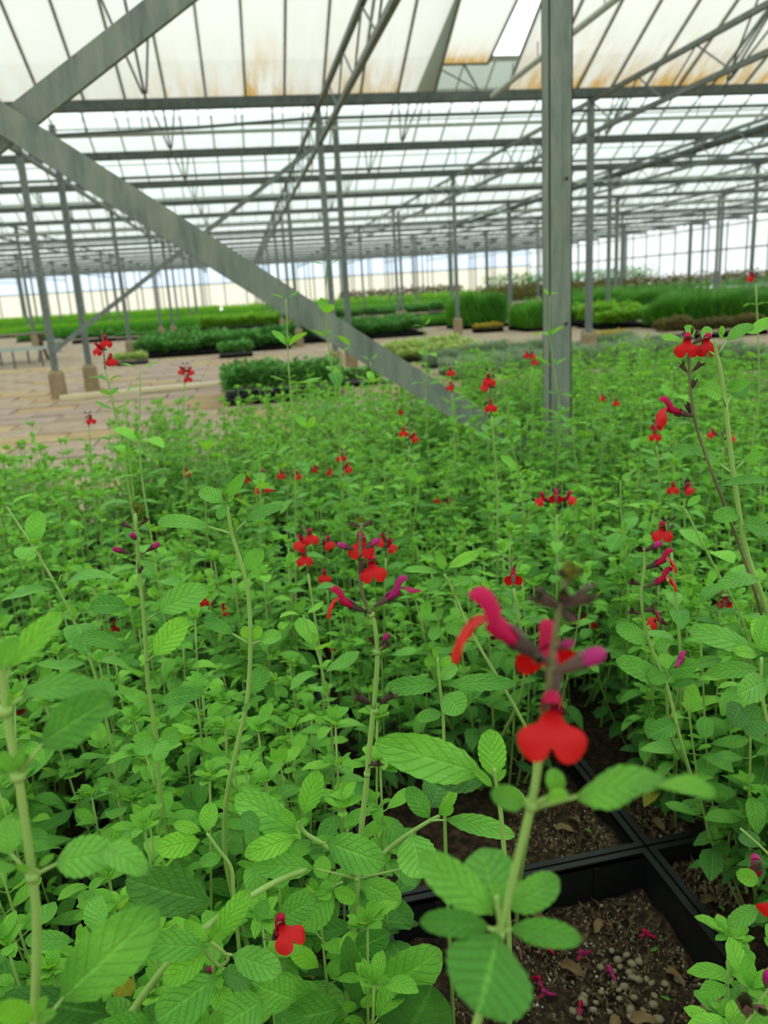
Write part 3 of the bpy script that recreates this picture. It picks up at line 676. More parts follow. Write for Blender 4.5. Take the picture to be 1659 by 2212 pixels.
for p in spots+EXTRA:
    forced = any((p-e).length < 1e-6 for e in EXTRA)
    if .55 < p.x < 1.25 and abs(p.y-2.95) < .18: p = in_tray(V((p.x, 2.95+(.19 if p.y > 2.95 else -.19), p.z)), .06)[0]      # beside the brace, not in it
    q = project(p+V((0, 0, .40)))
    if q is None or not (-420 < q[0] < 2350) or q[1] > 3000: continue
    dist = (V((p.x, p.y, 0))).length
    if dist < .40: continue
    if not forced and any((p-e).length < .09 for e in EXTRA): continue
    if q[2] > 1.5 and random.random() < .08: continue
    pr = PROTO[random.randrange(len(PROTO))]; rz = random.uniform(0, 6.28); sc = random.uniform(.80, 1.02)
    lateral = project(p)
    if lateral and not forced and in_poly(lateral[0], lateral[1], [(860, 1900), (1380, 1760), (1450, 1870), (1600, 2300), (800, 2300)]): continue
    for fx, fy, fd in BLOOMS:
        if abs(q[0]-fx) < 40+90/q[2] and fd-.45 < q[2] < fd+.05 and fy-10 < q[1] < fy+160: sc = min(sc, .72)
    near = q[2] < 2.5 and -170 < q[0] < 1830
    W = Matrix.Translation(p) @ Matrix.Rotation(rz, 4, 'Z') @ Matrix.Scale(sc, 4)
    whole = True; shoots = pr['shoots']
    if near:
        shoots = []
        for sh in pr['shoots']:                       # shoots that would hang over the bare soil tray are left off
            bad = 0
            for c in (sh[0][2], sh[0][4], sh[0][6], sh[0][8], sh[0][-1]):
                qq = project(W @ c)
                if qq is None or qq[2] < .40 or in_poly(qq[0], qq[1], SOILWIN): bad += 1
            if bad == 0: shoots.append(sh)
        whole = len(shoots) == len(pr['shoots'])
        if len(shoots) < 2: continue
    lb, gp = bush_label(p)
    t = thing('salvia_plant', p, lb, 'plant', gp, rz, sc)
    n_b += 1
    if not near:
        link('stem', pr['stem'], t); stuff(link('foliage', pr['full'], t)); continue
    if whole: link('stem', pr['stem'], t); stuff(link('foliage', pr['inner'], t))
    else:
        sm, mb = MB(), MB()
        for path, pets, ou, il in shoots:
            sm.tube(path, [.0024-.0011*i/10 for i in range(len(path))], 5)
            for a_, b_ in pets: sm.tube([a_, b_], .0008, 3, cap=False)
            for m4, mi in il: add_low(mb, m4, mi)
        sm.obj('stem', 'stem', t, True); stuff(mb.obj('foliage', ['leaf', 'leaf_young', 'leaf_deep', 'leaf_yellow'], t, True))
    for sh in shoots:
        for vi, mi, m4 in sh[2]:
            qq = project(W @ (m4 @ V((0, .5, 0))))
            if qq and -420 < qq[0] < 2080 and qq[1] < 2700: link('leaf', LEAFV[vi][mi], t, m4)

# ================================================================== individually posed salvia stems
def root_under(p, dx=0.0, dy=0.0): return V((p.x+dx, p.y+dy, ZS-.003))
class Plant:
    """a salvia plant built stem by stem; points are given in world space"""
    def __init__(s, root, label, group=None):
        root = in_tray(root)[0]
        s.t = thing('salvia_plant', root, label, 'plant', group); s.inv = Matrix.Translation(-root); s.root = root; s.st = MB(); s.dk = MB()
    def stem(s, pts, r0, r1, dark=False, n=7):
        if len(pts) > 2 and (pts[1]-pts[0]).length > 2.2*(pts[2]-pts[1]).length:      # ease out of the root
            d1 = (pts[2]-pts[1]).normalized(); L1 = (pts[1]-pts[0]).length; c1 = pts[1]-d1*L1*.22; c0 = pts[0].lerp(pts[1], .3)+UPV*L1*.12
            pts = [pts[0]*(1-t)**3+c0*3*t*(1-t)**2+c1*3*t*t*(1-t)+pts[1]*t**3 for t in (0, .2, .4, .6, .8)]+list(pts[1:])
        path = smooth_path(pts, 5); k = len(path)-1
        (s.dk if dark else s.st).tube([p-s.root for p in path], [r0+(r1-r0)*i/k for i in range(k+1)], n); return path
    def leaf(s, b, t, w, n, mat='leaf', bend=.12, fold=.18, wave=.08, twist=0.0, cren=.03, pet=None, ns=16, nw=6, ph=0.0):
        ln = (t-b).length; up = n.normalized(); c = (b+t)/2+up*bend*ln
        mb = MB(); leaf_geo(mb, b-s.root, c-s.root, t-s.root, w, up, ns, nw, fold, wave, cren, twist, 0, ph)
        o = mb.obj('leaf', mat, s.t, True)
        if pet is not None: s.st.tube([pet-s.root, (pet+b)/2-s.root, (b+(t-b)*.06)-s.root], [.0014, .0011, .0008], 5)
        return o
    def small_leaf(s, base, d, ln, mi=1, v=None):
        m4 = s.inv @ frame(base, d, V((0, 0, 1)), ln); return link('leaf', LEAFV[random.randrange(5) if v is None else v][mi], s.t, m4)
    def flower(s, pos, d, sc=1.0, kind='open', stem_pt=None, up=V((0, 0, 1))):
        o = flower(s.t, pos, d, sc, kind, s.inv, up)
        if stem_pt is not None: s.dk.tube([stem_pt-s.root, pos-s.root], .0006, 4)
        return o
    def done(s):
        if s.st.v: s.st.obj('stem', 'stem', s.t, True)
        if s.dk.v: s.dk.obj('flower_stem', 'stem_dark', s.t, True)
TOCAM = -HEAD; UPV = V((0, 0, 1))
def dirv(a, up=0.0):
    """horizontal direction a degrees from 'towards the viewer', positive to the viewer's right hand"""
    q = math.radians(a); return (TOCAM*math.cos(q)+SIDE*math.sin(q)+UPV*up).normalized()
def aim(pos, yaw=0.0, tilt=0.0):
    d = (EYE-pos).normalized(); q = math.radians(yaw); r = d.cross(UPV).normalized()*-1
    return (d*math.cos(q)+r*math.sin(q)+UPV*tilt).normalized()
def nrm(k, side=0.0): return (TOCAM*k+UPV*(1-k)+SIDE*side).normalized()

def hero_leaves(pl, dh, rows):
    """rows: base px, tip px, width px, dh at base, dh at tip, normal weight, material, bend, extra"""
    for r in rows:
        bx, by, tx, ty, wp, d0, d1, k, mat, bend = r[:10]; ex = r[10] if len(r) > 10 else {}
        b, t = Q(bx, by, dh+d0), Q(tx, ty, dh+d1)
        dm = (b-EYE).dot(FW)*.5+(t-EYE).dot(FW)*.5
        pet = Q(*ex.pop('pet'), dh) if 'pet' in ex else None
        sd = ex.pop('side', 0.0)
        pl.leaf(b, t, wp*dm/F, nrm(k, sd), mat, bend, pet=pet, **ex)

# --- 1: the tall blurred flower stem close to the lens
D = .265; S = lambda x, y, o=0.0: Q(x, y, D+o)
base = Q(1015, 2260, D)
pl = Plant(root_under(base, 0, .02), 'tall salvia with large scarlet flowers and a wavy leaf, beside the bare soil tray')
lo = pl.root; pl.stem([lo, base, S(1030, 2212), S(1078, 2020), S(1118, 1860), S(1148, 1735), S(1165, 1640), S(1180, 1535)], .0024, .0014)
pl.stem([S(1180, 1535), S(1183, 1510), S(1190, 1440), S(1203, 1350), S(1212, 1290), S(1228, 1245)], .0014, .0009, True)
pl.stem([S(1085, 2010), S(1076, 1965), S(1073, 1935)], .0014, .001)
for px in ((1078, 2016), (1148, 1737)): pl.st.tube([S(*px)-pl.root-UPV*.002, S(*px)-pl.root+UPV*.0015], .0026, 8)
hero_leaves(pl, D, [
    (1238, 1722, 1440, 1690, 92, -.005, -.03, .45, 'leaf', .18, dict(pet=(1150, 1745), twist=-.5, wave=.25, fold=.05)),
    (1405, 1700, 1545, 1722, 62, -.028, -.045, -.3, 'leaf_young', .22, dict(twist=.5)),
    (1135, 1737, 1060, 1712, 52, 0, -.01, .55, 'leaf', .15, dict(pet=(1150, 1740))),
    (1178, 1722, 1228, 1718, 30, -.003, -.012, .5, 'leaf_young', .3, dict(pet=(1150, 1740))),
    (1190, 1712, 1204, 1662, 46, .006, .015, .7, 'leaf_young', .1),
    (1186, 1715, 1222, 1690, 16, 0, 0, .5, 'leaf_young', .3),
    (1060, 2004, 907, 1992, 58, 0, -.01, .45, 'leaf', .22, dict(pet=(1080, 2016), fold=.3)),
    (1098, 2006, 1257, 2030, 58, 0, -.01, .45, 'leaf', .2, dict(pet=(1082, 2016))),
    (1076, 2016, 1030, 2188, 196, -.002, -.035, .72, 'leaf', .25, dict(fold=.12, side=-.1)),
    (1074, 1965, 1040, 1832, 128, .005, .03, .8, 'leaf', .05, dict(fold=-.1)),
    (1066, 1975, 905, 1845, 84, .002, .01, .55, 'leaf', .18),
    (1092, 1962, 1207, 1897, 72, .005, .02, .6, 'leaf', .15),
    (1076, 1950, 1068, 1905, 18, 0, .005, .7, 'leaf_young', .1)])
FL = pl.flower
p_ = S(1192, 1553, .014); FL(p_, aim(p_, 0, -.05), .98, 'open', S(1182, 1520))               # facing the lens
p_ = S(1174, 1424); FL(p_, aim(p_, -98, .62), 1.1, 'open', S(1188, 1440))                        # in profile
p_ = S(1203, 1500, .004); FL(p_, -aim(p_, 8, -.75), 1.0, 'open', S(1184, 1525))   # turned away, seen along the tube
FL(S(1203, 1450), dirv(84, .36), .95, 'bud', S(1192, 1442))
FL(S(1203, 1400, -.006), dirv(25, .55), .5, 'bud', S(1198, 1385))
FL(S(1180, 1424, -.003), dirv(-45, .3), .5, 'closed', S(1190, 1436))
for px, a, u, k in (((1205, 1312), -78, .62, .85), ((1213, 1310), 80, .42, .95), ((1208, 1300), 10, .9, .6), ((1212, 1315), 60, -1.2, .5)): FL(S(*px), dirv(a, u), k, 'closed', S(1208, 1315))
for a, u, k in ((-80, 1.0, .45), (80, 1.0, .45), (10, .9, .5), (180, 1.2, .48), (-30, 2.2, .5), (60, 2.4, .5)): FL(S(1230, 1252), dirv(a, u), k, 'green' if k > .46 else 'closed')
pl.done()

# --- 2: the sharp flower stem in the middle
D = .60
base = Q(738, 2260, D)
pl = Plant(root_under(base, 0, .03), 'salvia with one sharp slender flower spike of red and magenta blooms and empty calyces')
pl.stem([pl.root, base, S(748, 2170), S(762, 2030), S(773, 1895), S(782, 1780), S(792, 1690), S(800, 1600), S(807, 1530)], .0036, .0022)
pl.stem([S(807, 1530), S(814, 1450), S(815, 1395), S(808, 1345), S(800, 1325), S(785, 1290), S(777, 1245), S(777, 1200), S(779, 1160), S(781, 1130)], .0022, .0010, False)
pl.dk.tube([p-pl.root for p in smooth_path([S(800, 1325, -.0015), S(785, 1290, -.0015), S(777, 1245, -.0015), S(778, 1190, -.0015), S(781, 1128, -.0015)], 4)], .0017, 6)
for px in ((771, 1897), (810, 1535), (793, 1672), (802, 1327), (815, 1408)): pl.st.tube([S(*px)-pl.root-UPV*.002, S(*px)-pl.root+UPV*.002], .0029, 8)
pl.stem([S(768, 1888), S(735, 1850), S(700, 1825), S(660, 1800), S(645, 1775)], .0026, .0018)
pl.stem([S(774, 1885), S(820, 1850, .01), S(870, 1810, .01), S(925, 1775, .01), S(950, 1762, .01)], .0026, .0016)
hero_leaves(pl, D, [
    (705, 1818, 832, 1866, 78, -.02, -.05, .6, 'leaf', .16, dict(pet=(690, 1824))),
    (889, 1800, 912, 1897, 86, -.02, -.05, .75, 'leaf', .1, dict(pet=(890, 1800))),
    (872, 1876, 880, 1874, 10, 0, 0, .5, 'leaf', .1, dict(pet=(775, 1897))),
    (680, 1876, 545, 1868, 56, -.01, -.02, .5, 'leaf', .18, dict(pet=(768, 1897))),
    (642, 1800, 508, 1718, 74, .01, .02, .5, 'leaf', .12),
    (655, 1760, 688, 1664, 50, .01, .03, .85, 'leaf_young', .05, dict(fold=.05)),
    (640, 1808, 528, 1848, 50, -.01, -.03, .55, 'leaf_young', .15),
    (640, 1785, 606, 1748, 26, -.01, 0, .6, 'leaf_young', .1), (646, 1780, 664, 1768, 14, -.01, 0, .6, 'leaf_young', .2),
    (960, 1770, 1112, 1806, 44, .0, -.01, .45, 'leaf', .22, dict(pet=(930, 1773), fold=.3)),
    (928, 1768, 880, 1700, 44, 0, .01, .6, 'leaf', .1), (930, 1745, 955, 1680, 80, .02, .05, .8, 'leaf_deep', .05),
    (948, 1762, 985, 1705, 26, 0, .01, .7, 'leaf_young', .1), (948, 1758, 980, 1745, 22, 0, -.01, .6, 'leaf_young', .2),
    (782, 1905, 866, 1950, 60, .015, .02, .55, 'leaf', .15), (716, 1918, 656, 2010, 66, 0, -.02, .7, 'leaf', .08, dict(pet=(740, 1905))),
    (720, 1920, 770, 1945, 34, -.005, -.015, .6, 'leaf_young', .2), (705, 1900, 690, 1850, 40, 0, .02, .7, 'leaf_young', .1),
    (770, 2165, 752, 2022, 50, -.03, -.06, .85, 'leaf_deep', .06, dict(fold=.25)),
    (745, 2060, 842, 2015, 58, .01, .02, .6, 'leaf', .12), (705, 2070, 755, 2030, 34, 0, 0, .6, 'leaf', .2),
    (805, 2155, 952, 2052, 96, -.02, -.03, .6, 'leaf', .12), (688, 2090, 626, 2044, 40, -.02, -.04, .5, 'leaf_young', .2),
    (684, 2145, 508, 2132, 76, -.02, -.05, .5, 'leaf', .16), (740, 2175, 610, 2205, 80, -.02, -.05, .6, 'leaf', .14),
    (780, 2175, 808, 2150, 26, -.03, -.04, .6, 'leaf_young', .2), (770, 2180, 740, 2165, 26, -.03, -.04, .6, 'leaf_young', .2), (860, 2270, 935, 2130, 150, -.03, -.05, .75, 'leaf_deep', .05)])
FL = pl.flower
p_ = S(799, 1228, .02); FL(p_, aim(p_, 6, .05), .86, 'open', S(779, 1240))
p_ = S(786, 1176, .022); FL(p_, aim(p_, -6, .05), .86, 'open', S(778, 1200))
p_ = S(787, 1320); FL(p_, aim(p_, -98, .5), 1.0, 'open', S(802, 1328)); p_ = S(812, 1308); FL(p_, aim(p_, 92, .5), 1.05, 'faded', S(802, 1328))
FL(S(765, 1188), dirv(-86, .42), .72, 'bud', S(776, 1197)); FL(S(785, 1187), dirv(84, .55), .78, 'bud', S(777, 1197)); FL(S(783, 1162, -.006), dirv(15, .3), .4, 'bud', S(779, 1172))
FL(S(777, 1235, -.003), dirv(60, 2.5), .95, 'closed')
FL(S(822, 1395), dirv(62, 1.35), .72, 'bud', S(815, 1408)); FL(S(826, 1402, -.004), dirv(58, .9), .75, 'calyx', S(815, 1408)); FL(S(808, 1392, .006), dirv(-70, 2.2), .62, 'calyx', S(815, 1408))
FL(S(797, 1517), dirv(-80, .72), 1.08, 'calyx', S(809, 1535)); FL(S(825, 1517), dirv(80, .72), 1.08, 'calyx', S(812, 1535)); FL(S(800, 1652, -.01), dirv(62, .35), .85, 'calyx', S(796, 1660))
FL(S(776, 1137), dirv(-80, .45), .62, 'closed', S(780, 1142)); FL(S(786, 1137), dirv(80, .45), .62, 'closed', S(781, 1142))
for a, u in ((-70, 1.6), (70, 1.6), (0, 1.2), (180, 2)): FL(S(780, 1130), dirv(a, u), .42, 'green')
pl.done()

# --- 3: the leafy stem at the side, close to the lens
D = .33
base = Q(76, 2270, D)
pl = Plant(root_under(base, -.02, .05), 'stout leafy salvia stem with big smooth leaves and no flowers, in front of the bed')
pl.stem([pl.root, base, S(75, 2200), S(80, 2060), S(78, 1960), S(70, 1890), S(58, 1800), S(40, 1680), S(20, 1580), S(10, 1510), S(4, 1430), S(0, 1385)], .0030, .0016)
for px in ((71, 1893), (39, 1676), (11, 1535)): pl.st.tube([S(*px)-pl.root-UPV*.002, S(*px)-pl.root+UPV*.002], .0034, 8)
hero_leaves(pl, D, [
    (14, 1445, 133, 1322, 56, 0, .02, .7, 'leaf_young', .08, dict(pet=(8, 1500), fold=.2)), (0, 1450, 38, 1378, 44, -.01, -.01, .5, 'leaf_young', .3), (2, 1420, -60, 1330, 50, 0, 0, .6, 'leaf_young', .1),
    (46, 1502, 232, 1488, 66, .005, .02, .35, 'leaf', .24, dict(pet=(12, 1535), fold=.1)),
    (84, 1612, 245, 1505, 96, 0, -.01, .62, 'leaf', .10, dict(pet=(40, 1676), wave=.15)), (228, 1512, 292, 1497, 20, -.01, -.01, .1, 'leaf_young', .3),
    (14, 1535, 30, 1500, 12, 0, 0, .6, 'leaf_young', .2), (40, 1668, 50, 1612, 22, -.004, 0, .6, 'leaf_young', .2), (38, 1668, 62, 1628, 14, -.004, 0, .6, 'leaf_young', .3), (34, 1668, 0, 1625, 30, -.004, 0, .6, 'leaf_young', .2), (28, 1668, -60, 1640, 40, 0, 0, .5, 'leaf', .2),
    (118, 1866, 250, 1838, 84, 0, -.005, .5, 'leaf', .20, dict(pet=(72, 1893), fold=.1)), (222, 1830, 318, 1886, 60, -.005, -.02, .35, 'leaf', .3, dict(fold=.3)),
    (24, 1848, 14, 1764, 66, 0, .01, .75, 'leaf', .1, dict(pet=(68, 1890))), (84, 1872, 117, 1845, 16, -.004, 0, .6, 'leaf_young', .2), (68, 1880, 34, 1868, 14, -.006, -.01, .6, 'leaf_young', .3), (40, 1876, -20, 1872, 20, -.01, -.01, .5, 'leaf', .2),
    (128, 2162, 343, 1964, 130, .005, -.01, .66, 'leaf', .08, dict(pet=(76, 2235), wave=.1, fold=.08)),
    (80, 2190, 102, 2152, 24, -.01, -.01, .6, 'leaf_young', .2), (75, 2205, 0, 2165, 56, -.02, -.03, .5, 'leaf_young', .2), (80, 2200, 122, 2188, 26, -.02, -.03, .5, 'leaf_young', .3)])
pl.done()

# --- 4: the sprawling shoot at the bottom, with a flower tucked in it
D = .46
base = Q(262, 2225, D)
pl = Plant(root_under(base, -.05, .12), 'sprawling salvia shoot with a thick slanting stem and a half-hidden red flower')
pl.stem([pl.root, base, S(340, 2110), S(425, 2020), S(520, 1950, .03), S(598, 1904, .05), S(660, 1880, .08)], .0034, .0022)
pl.stem([S(420, 2030), S(480, 2085), S(492, 2070), S(475, 2050), S(455, 2035)], .0016, .0013)
hero_leaves(pl, D, [
    (455, 1948, 273, 1898, 98, 0, -.02, .6, 'leaf_deep', .12), (160, 2032, 54, 2030, 40, .02, .02, .5, 'leaf', .14), (212, 2014, 206, 1934, 56, .03, .05, .85, 'leaf', .05),
    (462, 2032, 538, 1922, 50, 0, .02, .75, 'leaf_young', .06, dict(fold=.1)), (452, 2032, 398, 1990, 30, -.01, 0, .6, 'leaf_young', .15), (450, 2046, 305, 2040, 62, -.01, -.02, .5, 'leaf', .16), (450, 2055, 352, 2124, 54, -.01, -.03, .6, 'leaf_young', .12),
    (502, 2062, 608, 2098, 64, -.02, -.04, .5, 'leaf', .2, dict(pet=(480, 2060))), (468, 2108, 338, 2205, 92, -.02, -.04, .65, 'leaf', .12), (480, 2100, 545, 2118, 52, -.01, -.03, .6, 'leaf_deep', .15),
    (455, 2030, 490, 2018, 18, -.01, -.02, .6, 'leaf_young', .3), (455, 2030, 464, 1998, 12, -.01, -.02, .7, 'leaf_young', .1), (170, 2030, 175, 1995, 16, .02, .02, .7, 'leaf_young', .1),
    (230, 2190, 105, 2165, 90, .0, -.02, .6, 'leaf_deep', .12), (240, 2195, 10, 2150, 70, .03, .02, .5, 'leaf_deep', .1), (180, 2130, 130, 2105, 40, .03, .03, .6, 'leaf', .1), (330, 2215, 210, 2240, 80, -.03, -.05, .6, 'leaf', .1),
    (285, 2150, 250, 2110, 50, .05, .05, .7, 'leaf_yellow', .1), (480, 2215, 410, 2230, 90, -.02, -.05, .6, 'leaf', .2), (570, 2160, 480, 2215, 90, .0, -.02, .6, 'leaf', .12), (640, 2160, 560, 2130, 80, .04, .03, .6, 'leaf', .12),
    (555, 1990, 575, 1945, 36, .06, .07, .6, 'leaf', .1), (600, 1990, 680, 1940, 60, .08, .09, .6, 'leaf', .1)])
p_ = Q(590, 2028, .50); pl.flower(p_, aim(p_, 25, .25), 1.05, 'open', Q(565, 2030, .53)); pl.flower(Q(450, 2090, .46), dirv(20, .6), .6, 'bud')
pl.done()

# --- 5: the two tall stems at the other side: purple flower stem and its green neighbour
D = .80
base = Q(1625, 1260, D)
pl = Plant(ground(1640, 1720, ZS-.003), 'tall dark flower stem topped by a pair of scarlet blooms with a profile bloom below')
pl.stem([pl.root, base, S(1590, 1160), S(1555, 1065), S(1518, 965), S(1500, 900), S(1490, 820), S(1488, 740)], .0022, .0014, True)
FL = pl.flower
p_ = S(1484, 742, .02); FL(p_, aim(p_, 0), .95, 'open', S(1488, 770)); p_ = S(1510, 742, .022); FL(p_, aim(p_, 20), .9, 'open', S(1489, 770))
FL(S(1497, 742), dirv(76, .5), .8, 'closed', S(1488, 745)); FL(S(1494, 722), dirv(0, 2), .5, 'closed'); FL(S(1484, 728), dirv(-80, 1), .5, 'closed'); FL(S(1500, 726), dirv(60, 1.5), .5, 'closed', S(1489, 740))
FL(S(1483, 802), dirv(-70, .95), .85, 'calyx', S(1489, 810)); FL(S(1498, 800), dirv(70, .95), .9, 'calyx', S(1490, 810)); FL(S(1494, 840), dirv(50, 2.4), .8, 'closed', S(1493, 848))
p_ = S(1492, 898); FL(p_, aim(p_, -68, .22), 1.15, 'open', S(1498, 902)); FL(S(1492, 892, .01), dirv(-60, 1.3), .9, 'closed', S(1498, 900))
pl.done()
D = .78
base = Q(1650, 1300, D)
pl = Plant(ground(1670, 1730, ZS-.003), 'tall green salvia stem with a large curled leaf standing behind the scarlet pair')
pl.stem([pl.root, base, S(1610, 1180), S(1584, 1020), S(1572, 920), S(1566, 870), S(1556, 800), S(1548, 765), S(1544, 735)], .0032, .0018)
hero_leaves(pl, D, [
    (1568, 738, 1625, 700, 34, 0, 0, .35, 'leaf', .1, dict(pet=(1549, 768))), (1605, 715, 1675, 690, 46, 0, -.02, .3, 'leaf_young', -.15, dict(twist=.5)),
    (1562, 725, 1558, 704, 12, 0, 0, .7, 'leaf_young', .1), (1560, 735, 1553, 712, 10, 0, 0, .6, 'leaf_young', .1), (1530, 758, 1495, 744, 30, .02, .03, .4, 'leaf', .2, dict(pet=(1547, 768))), (1478, 740, 1428, 730, 26, .03, .03, .4, 'leaf_young', .2), (1500, 730, 1482, 702, 22, .04, .05, .5, 'leaf_young', .1), (1520, 738, 1530, 705, 24, .04, .05, .6, 'leaf', .1),
    (1562, 855, 1518, 835, 44, -.01, -.03, .7, 'leaf_young', .1, dict(pet=(1567, 880))), (1574, 850, 1622, 822, 24, 0, 0, .4, 'leaf_young', .15), (1577, 855, 1615, 836, 30, .01, .02, .6, 'leaf', .1, dict(pet=(1569, 880))), (1572, 836, 1590, 820, 10, 0, 0, .5, 'leaf_young', .1),
    (1606, 996, 1650, 985, 36, 0, -.01, .4, 'leaf_young', .2, dict(pet=(1583, 1020))), (1556, 1003, 1500, 975, 22, .02, .03, .45, 'leaf', .15, dict(pet=(1580, 1020))), (1535, 990, 1445, 970, 28, .03, .04, .4, 'leaf', .2),
    (1550, 1052, 1660, 1042, 32, -.02, -.05, .35, 'leaf', .25), (1600, 1130, 1665, 1150, 44, .0, .0, .5, 'leaf', .2), (1600, 1110, 1540, 1120, 40, .0, .0, .5, 'leaf', .2), (1640, 1250, 1550, 1268, 40, -.03, -.05, .4, 'leaf', .2), (1655, 1330, 1640, 1395, 60, -.1, -.12, .7, 'leaf_young', .05)])
pl.done()
# --- 6: shoots in the middle ground with readable leaves
def shoot(path_px, dh, r, label, leaves, extra=None, root=None):
    global S
    pts = [Q(x, y, dh) for x, y in path_px]
    pl = Plant(ground(*root, ZS-.003) if root else root_under(pts[0], random.uniform(-.03, .03), .05), label)
    pl.stem([pl.root]+pts, r*1.1, r*.6); hero_leaves(pl, dh, leaves)
    if extra: extra(pl)
    pl.done()
def ex7(pl):
    for px, a, u, k in (((293, 1165), 5, .6, 'bud'), ((318, 1190), 75, .5, 'bud'), ((280, 1195), -75, .4, 'bud'), ((300, 1240), 60, 1.6, 'calyx'), ((283, 1140), -70, .7, 'closed'), ((304, 1132), 70, .7, 'closed'), ((295, 1105), 0, 1.5, 'green'), ((300, 1112), 90, 2, 'green')):
        pl.flower(Q(*px, .70), dirv(a, u), .78, k, Q(px[0]*.4+297*.6, px[1]+8, .70))
shoot([(345, 1700), (335, 1580), (320, 1480), (315, 1400), (311, 1340), (303, 1260), (297, 1190), (293, 1110)], .70, .0026, 'salvia stem with dark closed buds and broad leaves below them', [
    (338, 1322, 450, 1270, 62, 0, .02, .55, 'leaf', .1, dict(pet=(313, 1345))), (290, 1310, 286, 1288, 36, 0, 0, .7, 'leaf_young', .1), (320, 1316, 345, 1312, 14, 0, 0, .5, 'leaf_young', .1), (280, 1310, 195, 1308, 44, .02, .02, .5, 'leaf', .14),
    (332, 1418, 402, 1335, 56, -.02, 0, .7, 'leaf_young', .04, dict(pet=(316, 1430))), (300, 1425, 285, 1438, 30, -.01, -.02, .5, 'leaf', .1), (270, 1400, 172, 1375, 40, .03, .03, .4, 'leaf', .2), (330, 1520, 268, 1495, 30, 0, 0, .5, 'leaf', .15), (345, 1515, 440, 1498, 40, 0, -.02, .5, 'leaf', .15),
    (342, 1602, 290, 1625, 44, -.02, -.04, .5, 'leaf', .15), (345, 1602, 392, 1595, 34, -.01, -.02, .5, 'leaf', .15), (343, 1600, 355, 1640, 44, -.03, -.05, .7, 'leaf', .1), (345, 1590, 385, 1575, 20, 0, 0, .5, 'leaf_young', .2), (340, 1585, 285, 1598, 22, 0, 0, .5, 'leaf_young', .2)], ex7)
shoot([(490, 1720), (515, 1600), (535, 1500), (541, 1390), (537, 1290), (525, 1230), (503, 1160), (490, 1095)], .66, .0026, 'upright leafy salvia shoot with paired leaves along its stem, beyond the budded one', [
    (484, 1085, 430, 1060, 36, 0, .01, .5, 'leaf', .15), (492, 1078, 528, 1022, 26, 0, .01, .6, 'leaf_young', .1), (488, 1090, 472, 1122, 22, -.01, -.02, .7, 'leaf', .1), (492, 1085, 505, 1070, 12, 0, 0, .6, 'leaf_young', .1),
    (528, 1125, 612, 1095, 34, 0, 0, .4, 'leaf', .15, dict(pet=(508, 1152))), (455, 1138, 340, 1130, 42, .01, -.01, .42, 'leaf', .18, dict(pet=(505, 1155))), (508, 1140, 512, 1120, 12, 0, 0, .6, 'leaf_young', .1),
    (533, 1235, 562, 1185, 40, 0, .02, .7, 'leaf_young', .05), (525, 1238, 500, 1248, 22, -.01, -.02, .4, 'leaf_young', .3), (536, 1243, 564, 1240, 26, -.01, -.02, .5, 'leaf_young', .3),
    (505, 1370, 440, 1342, 34, 0, 0, .4, 'leaf', .25, dict(pet=(540, 1392))), (532, 1382, 530, 1352, 22, 0, 0, .7, 'leaf_young', .1), (550, 1382, 562, 1352, 22, 0, 0, .7, 'leaf_young', .1), (560, 1385, 610, 1372, 34, 0, 0, .45, 'leaf', .2, dict(pet=(542, 1392))),
    (538, 1500, 575, 1440, 44, .01, .03, .7, 'leaf', .05), (532, 1512, 500, 1505, 18, 0, 0, .4, 'leaf', .2), (538, 1515, 572, 1508, 14, 0, 0, .4, 'leaf', .2), (530, 1520, 535, 1535, 22, -.01, -.02, .6, 'leaf', .2)])
shoot([(1085, 1790), (1078, 1730), (1072, 1695), (1068, 1660)], .50, .0022, 'low salvia shoot with one upright oval leaf beside the bare soil', [
    (1068, 1680, 1058, 1575, 62, .01, .03, .85, 'leaf_young', .04, dict(fold=.06)), (1065, 1700, 1022, 1662, 20, 0, -.01, .5, 'leaf_young', .2), (1070, 1690, 1092, 1662, 14, 0, 0, .6, 'leaf_young', .2), (1072, 1705, 1135, 1738, 40, -.03, -.05, .5, 'leaf', .2), (1045, 1672, 812, 1604, 92, .0, -.03, .62, 'leaf', .10, dict(wave=.2, fold=.3)), (1048, 1690, 930, 1672, 60, .02, .0, .6, 'leaf_deep', .1)])
shoot([(960, 1720), (958, 1560), (950, 1480), (945, 1420)], .66, .0022, 'short salvia shoot with a spent green tip between the two flower stems', [
    (962, 1480, 1115, 1478, 40, 0, -.01, .45, 'leaf', .14), (950, 1478, 830, 1490, 44, 0, -.01, .5, 'leaf', .14), (960, 1500, 1000, 1540, 60, -.01, -.03, .6, 'leaf', .1), (955, 1540, 900, 1555, 30, 0, -.02, .5, 'leaf', .2), (945, 1440, 925, 1420, 16, 0, 0, .5, 'leaf_young', .2), (948, 1440, 975, 1420, 18, 0, 0, .5, 'leaf_young', .2), (946, 1425, 935, 1400, 10, 0, 0, .7, 'leaf_young', .1), (950, 1470, 985, 1435, 30, 0, .02, .6, 'leaf', .1)])
